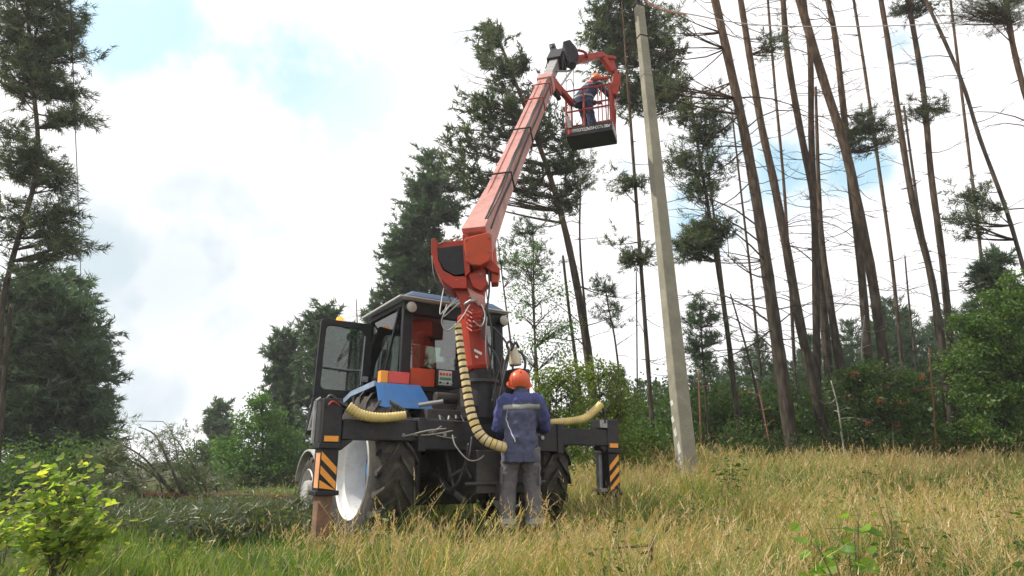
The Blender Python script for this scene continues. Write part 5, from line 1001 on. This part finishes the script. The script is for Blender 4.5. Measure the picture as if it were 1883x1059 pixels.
def shrub_proto(name, seed, leaf, h=1.7, r=.9, ls=.09, n=1500):
    rng = np.random.default_rng(seed); rr = random.Random(seed); t = thing(name, 'x', 'bush', (0, 0, -50)); b = MB(); cs = []
    for k in range(9):
        a = rr.uniform(0, 2*PI); d_ = rr.uniform(.2, 1)*r; e = Vector((math.cos(a)*d_, math.sin(a)*d_, h*rr.uniform(.5, 1))); b.tube(bez((0, 0, -.1), (e.x*.3, e.y*.3, e.z*.6), e, 5), [.016, .013, .01, .007, .004], 4, cap=False)
        for q in (.5, .75, 1): cs.append((e.x*q, e.y*q, e.z*q))
    cs = np.array(cs); P = cs[rng.integers(0, len(cs), n)]+rng.normal(0, .17*h/1.7, (n, 3)); P = P[P[:, 2] > .02]
    st = b.build('stems', TWIG, t, smooth='all'); v_, r_ = leaves(P, ls, rng, .7); cr_ = npmesh('leaves', v_, 4, leaf, t, r_); return [t, st, cr_]
USED = set()
def place(proto, x, y, s=1, rz=0, label='', group=None, sz=None, dz=0):
    t = proto[0]
    if id(t) in USED:
        n = t.copy(); C.objects.link(n)
        for ch in proto[1:]: c_ = ch.copy(); C.objects.link(c_); c_.parent = n
        t = n
    else: USED.add(id(t))
    t.location = (x, y, gz(x, y)+dz); t.rotation_euler = (0, 0, rz); t.scale = (s, s, sz or s); t['label'] = label
    if group: t['group'] = group
    return t
rr = random.Random(42)
YP = [small_pine_proto(s_, 6, 1.5) for s_ in (1, 2, 3)]
FP = 'young pines of the forest behind the grass'
def u2x(u, Y): return gx(u, Y)
ypl = [(1150, 24, 595+90), (1185, 27, 700), (1215, 23, 705), (1250, 26, 695), (1285, 22, 690), (1320, 25, 650), (1360, 24, 665), (1395, 26, 640), (1420, 23, 625), (1455, 27, 655), (1480, 24, 665), (1520, 26, 620), (1560, 24, 605), (1600, 27, 590), (1640, 25, 600), (1665, 23, 570), (1690, 24, 550), (1715, 27, 575), (1775, 24, 590), (1800, 22, 570), (1845, 25, 560), (1900, 24, 540),
       (1130, 30, 700), (1235, 32, 715), (1300, 34, 690), (1345, 32, 690), (1440, 33, 670), (1500, 31, 650), (1580, 32, 640), (1630, 33, 620), (1700, 31, 610), (1760, 32, 600), (1840, 31, 600), (1940, 26, 560), (2000, 28, 560), (760, 32, 640), (820, 34, 660), (880, 33, 690), (940, 36, 700), (1000, 34, 710), (1060, 33, 705)]
for i, (u, Y, vt) in enumerate(ypl):
    x = u2x(u, Y); h = at(u, vt, Y).z-gz(x, Y); place(YP[i % 3], x, Y, h/6*.9 if h > 4 else h/6, rr.uniform(0, 6), 'dark young pine in the dense forest strip behind the meadow and tractor', FP, sz=h/6)
SD = [shrub_proto('shrub', s_, LEAFD, 1.7, 1.0, .10, 1700) for s_ in (11, 12)]; SG = [shrub_proto('shrub', s_, LEAFG, 1.7, .9, .09, 1500) for s_ in (13, 14)]
FS = 'shrubs along the top of the meadow'
for i in range(46):
    u = 1140+i*17.5+rr.uniform(-8, 8); Y = rr.uniform(14.5, 19); x = u2x(u, Y); p = (SD if rr.random() < .7 else SG)[i % 2]
    place(p, x, Y, rr.uniform(.75, 1.35), rr.uniform(0, 6), 'low leafy shrub in the dark thicket where the meadow meets the forest', FS)
for i in range(14):
    u = 1240+i*46+rr.uniform(-18, 18); Y = rr.uniform(12.6, 14.2); x = u2x(u, Y); place((SG if i % 3 == 0 else SD)[i % 2], x, Y, rr.uniform(.35, .6), rr.uniform(0, 6), 'low leafy shrub in the dark thicket where the meadow meets the forest', FS)
for i in range(26):
    u = -60+i*33+rr.uniform(-14, 14); Y = rr.uniform(11, 20)
    if 150 < u < 400: continue; x = u2x(u, Y); place((SD if rr.random() < .6 else SG)[i % 2], x, Y, rr.uniform(.35, .6), rr.uniform(0, 6), 'low shrub in the clearing left of and beyond the tractor', 'shrubs in the left clearing', dz=-.1)
for i in range(12):
    u = -90+i*24; Y = rr.uniform(10.5, 13.5); place((SD if i % 3 else SG)[i % 2], u2x(u, Y), Y, rr.uniform(.55, .75), rr.uniform(0, 6), 'low', 'shrubs in the left clearing', dz=-.1)
# far tree line closing the clearing
rng = np.random.default_rng(5); n = 9000; xs = rng.uniform(-140, 160, n); ys = rng.uniform(95, 125, n); hh = .6+.8*np.abs(np.sin(xs*.13)+np.sin(xs*.31+1)*.6)
P = np.stack([xs, ys, rng.uniform(0, 1, n)*hh], 1); v_, r_ = leaves(P, .7, rng, .3, .9)
o = npmesh('far_forest', v_, 4, LEAFD, None, r_); tag(o, 'low far forest edge closing the clearing behind the fallen tree', 'forest', kind='stuff')
# ---------------------------------------------------------------- fallen pine with its brush, left
def fallen():
    rng = np.random.default_rng(77); r2 = random.Random(9)
    Pq = [at(u, v, Y) for u, v, Y in ((560, 918, 11.2), (480, 915, 10.6), (400, 914, 10.1), (330, 912, 9.6), (265, 909, 9.2), (200, 904, 8.8))]
    base = Vector((Pq[2].x, Pq[2].y, gz(Pq[2].x, Pq[2].y))); t = thing('fallen_pine', 'felled reddish pine lying across the clearing with broken branches sticking up', 'fallen tree', tuple(base))
    Q = smoothpath(Pq, 4); b = MB(); b.tube([q-base for q in Q], [.075-.002*i for i in range(len(Q))], 10); b.build('trunk', REDTWIG, t, smooth='all')
    bt = MB(); VV, RR_ = [], []
    arcs = [[(315, 908, 9.5), (290, 870, 9.4), (255, 835, 9.3), (200, 805, 9.3)], [(320, 905, 9.6), (285, 875, 9.5), (250, 852, 9.4), (215, 835, 9.4)], [(385, 912, 10), (365, 875, 9.9), (345, 840, 9.8), (325, 808, 9.8)], [(335, 908, 9.5), (310, 850, 9.4), (285, 800, 9.5), (255, 785, 9.5)], [(300, 912, 9.3), (290, 880, 9.2), (262, 850, 9.2), (232, 842, 9.2)], [(372, 912, 9.7), (366, 890, 9.7), (360, 882, 9.7)], [(400, 915, 9.9), (398, 898, 9.8), (392, 888, 9.8)],
            [(260, 915, 9.0), (235, 880, 9), (215, 850, 9), (190, 842, 9.2)], [(455, 965, 8.6), (450, 940, 8.6), (440, 905, 8.8)], [(270, 960, 8.4), (262, 920, 8.6), (262, 880, 8.8)], [(345, 905, 9.9), (330, 860, 9.9), (318, 800, 9.9), (300, 775, 9.9)]]
    for i, a in enumerate(arcs):
        q = smoothpath([at(*p) for p in a], 4); th = .022 if i < 4 else .013; bt.tube([p-base for p in q], [th*(1-.7*j/len(q)) for j in range(len(q))], 5)
        for _ in range(5):
            g = r2.choice(q[3:]); e = g+Vector((r2.uniform(-.4, .3), r2.uniform(-.3, .3), r2.uniform(-.3, .35))); bt.tube([g-base, e-base], [.007, .003], 3, cap=False)
            m_ = 9; pts = np.array(e-base)+rng.normal(0, .09, (m_, 3)); v_, r_ = tufts(pts, unit(rng.normal(0, 1, (m_, 3))*.5+np.array([-.4, 0, .2])), .11, 7, .010, rng); VV.append(v_); RR_.append(r_)
    bt.build('dead_branches', TWIG, t, smooth='all')
    for u, v, Y, ru, rv, n_ in ((305, 850, 9.6, 26, 26, 14), (315, 820, 9.8, 18, 22, 9), (205, 850, 9.2, 14, 24, 26), (225, 900, 9.0, 34, 8, 60), (210, 930, 8.6, 34, 16, 90), (320, 962, 8.6, 80, 8, 130), (420, 960, 8.8, 80, 8, 130), (520, 950, 9.4, 60, 12, 120), (260, 965, 8.2, 60, 10, 110), (200, 890, 9.3, 20, 30, 50), (350, 890, 9.6, 30, 16, 30), (250, 962, 7.2, 60, 14, 200), (350, 960, 7.4, 60, 14, 240), (450, 955, 7.6, 60, 16, 240), (540, 950, 7.8, 40, 18, 120), (400, 965, 6.6, 120, 14, 300)):
        c0 = at(u, v, Y); s_ = mpp(c0); pts = np.array(c0-base)+rng.normal(0, .55, (n_, 3))*np.array([ru*s_, ru*s_*.6, rv*s_]); gg = gzn(pts[:, 0]+base.x, pts[:, 1]+base.y)-base.z; pts = pts[pts[:, 2] > gg+.02]
        pts = np.repeat(pts, 4, 0)+rng.normal(0, .08, (len(pts)*4, 3)); v_, r_ = tufts(pts, unit(rng.normal(0, 1, (len(pts), 3))*.6+np.array([-.3, 0, .1])), .14, 6, .012, rng); VV.append(v_); RR_.append(r_)
    npmesh('needled_boughs', np.concatenate(VV), 3, BRUSHN, t, np.concatenate(RR_))
fallen()
# ---------------------------------------------------------------- near plants with real leaves
def leaf_shape(P, a, n, L_, W_, fold=.25, tip=1.0):
    """one rounded leaf as two folded halves (5 quads-ish as triangles)"""
    a, n = Vector(a).normalized(), Vector(n).normalized(); c = n.cross(a).normalized(); n = a.cross(c); out = []
    prof = [(0, .0), (.15, .55), (.4, 1.0), (.68, .85), (.9, .42), (1.0, 0)]
    P = Vector(P); mid = [P+a*(x*L_)-n*(.10*L_*math.sin(x*PI)) for x, _ in prof]
    for s_ in (-1, 1):
        e = [P+a*(x*L_*.98)+c*(s_*w__*W_/2)+n*(fold*w__*W_/2)-n*(.08*L_*x*x) for x, w__ in prof]
        for i in range(len(prof)-1):
            if i > 0: out += [mid[i], mid[i+1], e[i]] if s_ > 0 else [mid[i], e[i], mid[i+1]]
            out += [e[i], mid[i+1], e[i+1]] if s_ > 0 else [e[i], e[i+1], mid[i+1]]
    return out
def leafy_plant(name, label, cat, x, y, stems, Ls, leafm, group=None, seed=0, stemr=.005, per=14, asp=.85, up=.5, face=0, loose=1.0):
    """stems: list of (dx,dy,h) tips relative to the foot"""
    r2 = random.Random(seed); z0 = gz(x, y); t = thing(name, label, cat, (x, y, z0), 0, group); b = MB(); VV = []; RR_ = []
    for sx, sy, h in stems:
        e = Vector((sx, sy, h)); q = bez((r2.uniform(-.02, .02), 0, -.03), (sx*.25, sy*.25, h*.6), e, 8); b.tube(q, [stemr*(1-.7*i/7) for i in range(8)], 5)
        for k in range(per):
            f = .3+.7*(k+r2.random()*.6)/per; j = min(6, int(f*7)); p = q[j].lerp(q[j+1], f*7-j); a = r2.uniform(0, 2*PI); dv = Vector((math.cos(a), math.sin(a), r2.uniform(-.2, .5))); p2 = p+dv*Ls*r2.uniform(.4, 1.3)*loose; b.tube([p, p2], [stemr*.3, stemr*.2], 3, cap=False)
            Lf = Ls*r2.uniform(.6, 1.25); nn = Vector((r2.uniform(-1, 1)-face*.5, r2.uniform(-1, 1)-face, up+r2.random())); tv = leaf_shape(p2, dv+Vector((0, 0, -.2)), nn, Lf, Lf*asp); VV += tv; RR_ += [r2.random()]*(len(tv)//3)
    b.build('stems', mat('green_brown_stem', (.10, .09, .04), .7), t, smooth='all'); npmesh('leaves', np.array([tuple(v) for v in VV]), 3, leafm, t, RR_); return t
def at_g(u, v, Y): P = at(u, v, Y); return P
def tips(u0, Y, L_):
    x0 = gx(u0, Y); return x0, Y, [(at(u, v, Y+dy).x-x0, dy, at(u, v, Y+dy).z-gz(x0, Y)) for u, v, dy in L_]
x0, y0, st_ = tips(140, 4.0, [(60, 845, 0), (80, 850, .1), (110, 850, -.1), (130, 850, .15), (155, 862, 0), (30, 900, .1), (15, 905, -.1), (60, 915, 0), (100, 900, .2), (120, 890, -.1), (160, 885, .1), (190, 905, .0), (185, 930, .2), (215, 960, 0), (140, 930, -.2), (80, 940, -.2), (170, 960, -.1), (110, 965, -.2), (200, 965, .1), (45, 960, -.1)])
leafy_plant('hazel_bush', 'sunlit bush with large round yellow green leaves at the lower left', 'bush', x0, y0, st_, .050, LEAFB, None, 3, .005, 36, 1.08, face=.8, loose=1.9)
x0, y0, st_ = tips(0, 4.3, [(0, 925, 0), (10, 940, .1), (-20, 930, 0), (25, 960, -.1), (5, 965, 0), (-40, 900, 0)])
leafy_plant('hazel_bush', 'smaller yellow green shoots at the bottom left corner beside the round-leaved bush', 'bush', x0, y0, st_, .045, LEAFB, None, 4, .005, 24, 1.05, face=.8, loose=1.6)
x0, y0, st_ = tips(1535, 2.6, [(1470, 945, 0), (1580, 935, .05), (1572, 965, -.05), (1510, 955, .1), (1600, 1030, 0), (1500, 1000, -.05), (1560, 1000, .05)])
leafy_plant('oak_sapling', 'fresh green sapling with broad leaves in the foreground grass at lower right', 'sapling', x0, y0, st_, .072, leafmat('fresh_green_leaves', [(.10, .20, .025), (.15, .27, .03), (.22, .34, .05)], .55, gloss=.03), None, 5, .005, 8, .75, up=.3, face=.5)
x0, y0, st_ = tips(1715, 3.4, [(1700, 965, 0), (1735, 985, .05), (1720, 1010, -.05), (1690, 1000, 0)])
leafy_plant('weed', 'small grey green sapling right of the foreground sapling', 'weed', x0, y0, st_, .045, LEAFD, None, 6, .004, 6, .7)
x0, y0, st_ = tips(1252, 5.6, [(1240, 910, 0), (1262, 915, .1), (1250, 935, -.05), (1268, 940, 0)])
leafy_plant('weed', 'dark leafy weed standing in the grass below the concrete pole', 'weed', x0, y0, st_, .045, LEAFD, None, 7, .004, 14, .6)
x0, y0, st_ = tips(1338, 8.6, [(1330, 840, 0), (1350, 838, .1), (1342, 860, -.05), (1325, 860, 0), (1358, 865, 0)])
leafy_plant('weed', 'green sapling in the grass just right of the concrete pole foot', 'weed', x0, y0, st_, .07, LEAFG, None, 8, .006, 16, .6)
x0, y0, st_ = tips(1020, 4.6, [(990, 985, 0), (1030, 965, .1), (1050, 975, -.05), (1010, 1000, 0), (1040, 990, .1)])
leafy_plant('weed', 'grey green leafy weed near the feet of the standing worker', 'weed', x0, y0, st_, .05, LEAFG, None, 9, .004, 12, .55)
x0, y0, st_ = tips(870, 6.1, [(865, 915, 0), (885, 925, .1), (850, 935, -.05), (900, 950, 0), (875, 945, .1), (840, 955, .1)])
leafy_plant('weed', 'pale leafy weed under the middle of the outrigger beam', 'weed', x0, y0, st_, .06, LEAFG, None, 10, .005, 12, .7)
x0, y0, st_ = tips(690, 5.4, [(700, 945, 0), (715, 935, .1), (660, 965, -.05), (680, 975, 0), (730, 960, .1)])
leafy_plant('weed', 'weed with a few reddish leaves beside the rear left tyre', 'weed', x0, y0, st_, .05, leafmat('mixed_red_green_leaves', [(.08, .14, .03), (.12, .2, .03), (.45, .10, .04)], .5), None, 11, .004, 11, .7)
x0, y0, st_ = tips(510, 6.5, [(480, 920, 0), (500, 915, .1), (520, 935, -.05), (495, 950, 0), (545, 960, .1), (415, 950, .1), (530, 960, 0)])
leafy_plant('weed', 'yellow green low shoots in front of the brush left of the tractor', 'weed', x0, y0, st_, .06, LEAFY, None, 12, .005, 11, .7)
rw = random.Random(8)
WG = 'small broad-leaved weeds scattered in the meadow'
for i in range(60):
    Y = 2.8+6.5*rw.random()**1.3; u = rw.uniform(1000, 1880); x = gx(u, Y); h = rw.uniform(.32, .62)
    leafy_plant('weed', 'small broad-leaved green weed half hidden in the dry meadow grass', 'weed', x, Y, [(rw.uniform(-.1, .1), rw.uniform(-.1, .1), h*rw.uniform(.6, 1)) for _ in range(3)], .045, (LEAFG, LEAFD, LEAFY)[i % 3], WG, 50+i, .004, 7, .6)
for i in range(22):
    Y = rw.uniform(3.6, 8.5); u = rw.uniform(-40, 900); x = gx(u, Y); h = rw.uniform(.15, .38)
    if 480 < u < 1000 and Y > 5.6: continue
    leafy_plant('weed', 'small leafy weed in the dark undergrowth left of the tractor', 'weed', x, Y, [(rw.uniform(-.12, .12), rw.uniform(-.1, .1), h*rw.uniform(.6, 1)) for _ in range(4)], .05, (LEAFG, LEAFD, LEAFY)[i % 3], 'small weeds in the left undergrowth', 90+i, .004, 7, .65)
# broken stick in the grass
b = MB(); q = [at(1090, 1010, 3.6), at(1150, 1006, 3.6), at(1195, 1003, 3.6)]; b.tube(smoothpath(q, 4), .006, 5); b.tube([at(1175, 1016, 3.6), at(1198, 1015, 3.6), at(1201, 992, 3.6)], .008, 5); b.tube([at(1195, 1003, 3.6), at(1198, 1015, 3.6), at(1199, 1040, 3.6)], .006, 5)
tag(b.build('stick', TWIG, None), 'broken dry stick lying in the grass near the bottom, right of the worker', 'stick')
# ---------------------------------------------------------------- grass
GRASS = leafmat('meadow_grass', [(.08, .15, .02), (.15, .24, .03), (.27, .32, .06), (.39, .34, .12), (.50, .34, .17), (.66, .49, .29)], .42, tcol=(1.2, 1.2, .7), gloss=.06)
def grass(name, n, ylo, yhi, hscale, wsc, seg, label, seed, side, seedheads=.22):
    rng = np.random.default_rng(seed); r_ = rng.uniform(0, 1, n); Y = ylo+(yhi-ylo)*r_**1.15
    half = .84*Y+1.0; X = rng.uniform(-1, 1, n)*half; edge_ = X/Y+.20+rng.normal(0, .09, n)-.05*np.sin(Y*2.1); keep = (edge_ > 0) if side > 0 else (edge_ <= .06); X, Y = X[keep], Y[keep]; n = len(X)
    pn = np.sin(X*1.7+2.0*np.sin(Y*1.1+.4))+np.sin(Y*2.3-1.6*np.sin(X*1.3)); kp = rng.uniform(0, 1, n) < np.clip(.72+.30*pn, .30, 1); X, Y = X[kp], Y[kp]; n = len(X)
    # clumps: pull blades together and share a lean and a hue
    cl = np.sin(X*2.1+1.3*np.sin(Y*1.7))*np.cos(Y*2.6+1.1*np.sin(X*1.9)); cl2 = np.sin(X*.8+Y*.55+1.2)+.6*np.sin(X*.37-Y*1.1); cx, cy = np.floor(X/.22+rng.normal(0, .25, n)), np.floor(Y/.22+rng.normal(0, .25, n)); hsh = np.modf(np.sin(cx*127.1+cy*311.7)*43758.5)[0]; hsh = np.abs(hsh); hs2 = np.abs(np.modf(np.sin(cx*269.5+cy*183.3)*23421.6)[0])
    Z = gzn(X, Y); H = hscale*(.50+.40*hsh+.24*cl)*(rng.uniform(.35, 1.0, n)+.5*(rng.uniform(0, 1, n) < .12)); H = np.clip(H, .08, None); H *= np.clip(np.hypot(X-1.28, Y-2.5)*1.9, .35, 1)
    # shorter under the machine, around the wheels and where people stand
    dq = np.hypot((X+.5)/1.6, (Y-7.4)/1.2); H *= np.clip(dq-.2, .45, 1); H *= 1-.55*np.clip(1.25-np.hypot((X+.7)/1.7, (Y-5.6)/1.3), 0, 1); H *= np.clip(np.hypot(X-.1, (Y-5.7)*.7)*1.3, .35, 1); H *= np.where(Y < 2.4, np.clip((Y-1.2)/1.4, .3, 1), 1)
    ang = hs2*2*PI+rng.normal(0, .9, n); lean = rng.uniform(.08, .55, n)+.15*hsh; dx, dy = np.cos(ang)*lean+.10, np.sin(ang)*lean; W_ = wsc*rng.uniform(.6, 1.4, n)*(1+Y*.05)
    sd = rng.uniform(0, 2*PI, n); sx, sy = np.cos(sd), np.sin(sd)
    wv = np.sin(X*.9+1.7*np.sin(Y*.6))+np.sin(Y*1.3-X*.45+2)
    if side > 0: hue = .18+.10*cl2+.10*wv+.34*(hsh-.5)+rng.normal(0, .19, n)+.12*np.clip((Y-8)/6, 0, 1)-.25*np.clip(-X/Y/.25, 0, 1)+.05*np.clip(Y-7, 0, 5)/5
    else: hue = .04+.10*cl2+.2*(hsh-.5)+rng.normal(0, .14, n)
    hue = np.clip(hue, 0, 1); base = np.stack([X, Y, Z-.02], 1); S_ = np.stack([sx, sy, 0*sx], 1)*W_[:, None]/2; VV, RR_ = [], []
    def pt(t): return base+np.stack([dx*H*t*t, dy*H*t*t, H*t*(1-.28*t*lean)], 1)
    lv = np.linspace(0, 1, seg+1)
    for i in range(seg):
        a, b_ = pt(lv[i]), pt(lv[i+1]); wa, wb = 1-lv[i]*.6, (1-lv[i+1]*.6)*(0 if i == seg-1 else 1)
        if i < seg-1: VV.append(np.stack([a-S_*wa, a+S_*wa, b_+S_*wb], 1)); RR_.append(hue); VV.append(np.stack([a-S_*wa, b_+S_*wb, b_-S_*wb], 1)); RR_.append(hue)
        else: VV.append(np.stack([a-S_*wa, a+S_*wa, b_], 1)); RR_.append(hue)
    if seedheads:
        k = np.where(rng.uniform(0, 1, n) < seedheads)[0]; e = pt(np.array(1.0))[k]; top = np.clip(H[k], .2, None)
        tq = np.stack([dx[k]*1.6, dy[k]*1.6, 1-.5*lean[k]], 1)
        for j in range(4):
            o_ = tq*(.022*j-.03)+rng.normal(0, .003, (len(k), 3)); d_ = tq*.038+rng.normal(0, .007, (len(k), 3)); w_ = np.stack([rng.normal(0, 1, len(k)), rng.normal(0, 1, len(k)), 0*k], 1); w_ = unit(w_)*.0019*(1+Y[k][:, None]*.16)
            VV.append(np.stack([e+o_-w_, e+o_+w_, e+o_+d_], 1)); RR_.append(np.clip(.62+.3*rng.random(len(k)), 0, 1))
    o = npmesh(name, np.concatenate(VV).reshape(-1, 3), 3, GRASS, None, np.concatenate(RR_)); tag(o, label, 'grass', kind='stuff')
grass('meadow_grass', 215000, 1.6, 6.5, .52, .0034, 3, 'tall dry golden and green meadow grass in the right foreground', 1, 1)
grass('meadow_grass', 200000, 6.0, 18.5, .54, .0066, 2, 'golden grass on the rising ground up to the forest edge', 2, 1, .3)
grass('undergrowth_grass', 90000, 1.6, 9, .24, .006, 3, 'darker green grass and undergrowth left of the tractor', 3, -1, .02)
grass('undergrowth_grass', 26000, 9, 32, .17, .014, 2, 'grass of the open clearing far left behind the fallen pine', 4, -1, .02)

PAN = leafmat('pinkish_panicles', [(.30, .22, .10), (.42, .28, .16), (.50, .33, .22), (.58, .46, .28)], .5, gloss=.03)
def panicles(n, ylo, yhi, seed):
    rng = np.random.default_rng(seed); Y = rng.uniform(ylo, yhi, n); X = rng.uniform(-.22, 1, n)*(.84*Y+.6); g = np.sin(X*.7+Y*.5)+np.sin(X*1.6-Y*.8)+.8*rng.normal(0, 1, n); k = g > -.3; X, Y = X[k], Y[k]; n = len(X)
    k = (np.hypot(X-.1, (Y-5.7)*.7) > .8) & (np.hypot((X+.6)/1.6, (Y-5.9)/1.9) > 1); X, Y = X[k], Y[k]; n = len(X); H = rng.uniform(.26, .52, n)*(1+.25*(rng.uniform(0, 1, n) < .06)); a = rng.uniform(0, 2*PI, n); L_ = rng.uniform(.1, .65, n); D = np.stack([np.cos(a)*L_+.08, np.sin(a)*L_, 0*a], 1)
    B = np.stack([X, Y, gzn(X, Y)], 1); w_ = unit(np.stack([rng.normal(0, 1, n), rng.normal(0, .4, n), 0*a], 1))*(.0009*(1+Y[:, None]*.22)); VV, RR_ = [], []
    def pt(t): return B+D*H[:, None]*t*t+np.array([0, 0, 1])*(H*t)[:, None]
    c = rng.uniform(0, 1, n)
    for t0, t1 in ((0, .5), (.5, 1)): p, q = pt(t0), pt(t1); VV += [np.stack([p-w_, p+w_, q+w_], 1), np.stack([p-w_, q+w_, q-w_], 1)]; RR_ += [c, c]
    for j in range(12):
        t_ = .80+.2*j/11; p = pt(t_); s_ = (.030*math.sin(PI*min(1, (j+1.5)/13)))*(1+Y*.03); d = unit(np.stack([rng.normal(0, 1, n), rng.normal(0, 1, n), rng.uniform(.6, 2, n)], 1))*s_[:, None]; v = unit(np.cross(d, rng.normal(0, 1, (n, 3))))*(.0016*(1+Y[:, None]*.2)); VV.append(np.stack([p-v, p+v, p+d], 1)); RR_.append(np.clip(c+rng.normal(0, .1, n), 0, 1))
    o = npmesh('seed_heads', np.concatenate(VV).reshape(-1, 3), 3, PAN, None, np.concatenate(RR_)); tag(o, 'pinkish feathery seed heads standing above the meadow grass', 'grass', kind='stuff')
panicles(4500, 2.6, 17, 3)
# ---------------------------------------------------------------- labels that tell the repeats apart
ORD = ['leftmost', 'second from the left', 'third from the left', 'fourth from the left', 'fifth from the left', 'sixth from the left', 'seventh from the left', 'eighth from the left', 'ninth from the left', 'tenth from the left', 'eleventh from the left', 'twelfth from the left', 'thirteenth from the left', 'fourteenth from the left', 'fifteenth from the left', 'sixteenth from the left', 'seventeenth from the left', 'eighteenth from the left']
def relabel(group, noun, zones, rows=None):
    """zones: (u limit, words); rows: distance limit between a front and a back row"""
    cells = {}
    for o in list(C.objects):
        if o.get('group') != group or o.parent: continue
        x, y, z = o.location; u = 941.5+x/y/math.cos(PITCH)*FPX; zn = next((w_ for lim, w_ in zones if u < lim), zones[-1][1]); rw_ = '' if rows is None else ('front ' if y < rows else 'back ')
        cells.setdefault((zn, rw_), []).append((u, o))
    for (zn, rw_), L_ in cells.items():
        L_.sort(key=lambda q: q[0])
        for i, (u, o) in enumerate(L_):
            n = len(L_); w_ = (ORD[i]+' ') if n > 1 else ''
            if n > 1 and i == n-1: w_ = 'rightmost '
            o['label'] = (w_+rw_+noun+' '+zn).strip()
Z1 = [(900, 'behind the tractor'), (1130, 'behind the worker and bush'), (1270, 'by the concrete pole'), (1430, 'just left of the thickest trunk'), (1560, 'behind the crossing trunks'), (1680, 'behind the rowan'), (1770, 'by the split trunk'), (9999, 'at the right edge')]
relabel('young pines of the forest behind the grass', 'dark young pine', Z1, 29)
relabel('shrubs along the top of the meadow', 'leafy shrub', Z1, 15.5)
Z2 = [(150, 'under the left pine mass'), (480, 'by the fallen pine'), (900, 'beyond the tractor'), (9999, 'right of the tractor')]
relabel('shrubs in the left clearing', 'low leafy shrub', Z2, 14)
relabel('small weeds in the left undergrowth', 'small green weed', [(150, 'by the round-leaved bush'), (350, 'below the brush pile'), (600, 'left of the outrigger leg'), (9999, 'in front of the tractor')], 5)
relabel('small broad-leaved weeds scattered in the meadow', 'small weed in the dry grass', [(1200, 'near the worker'), (1400, 'below the concrete pole'), (1620, 'around the foreground sapling'), (9999, 'at the right edge')], 5.5)
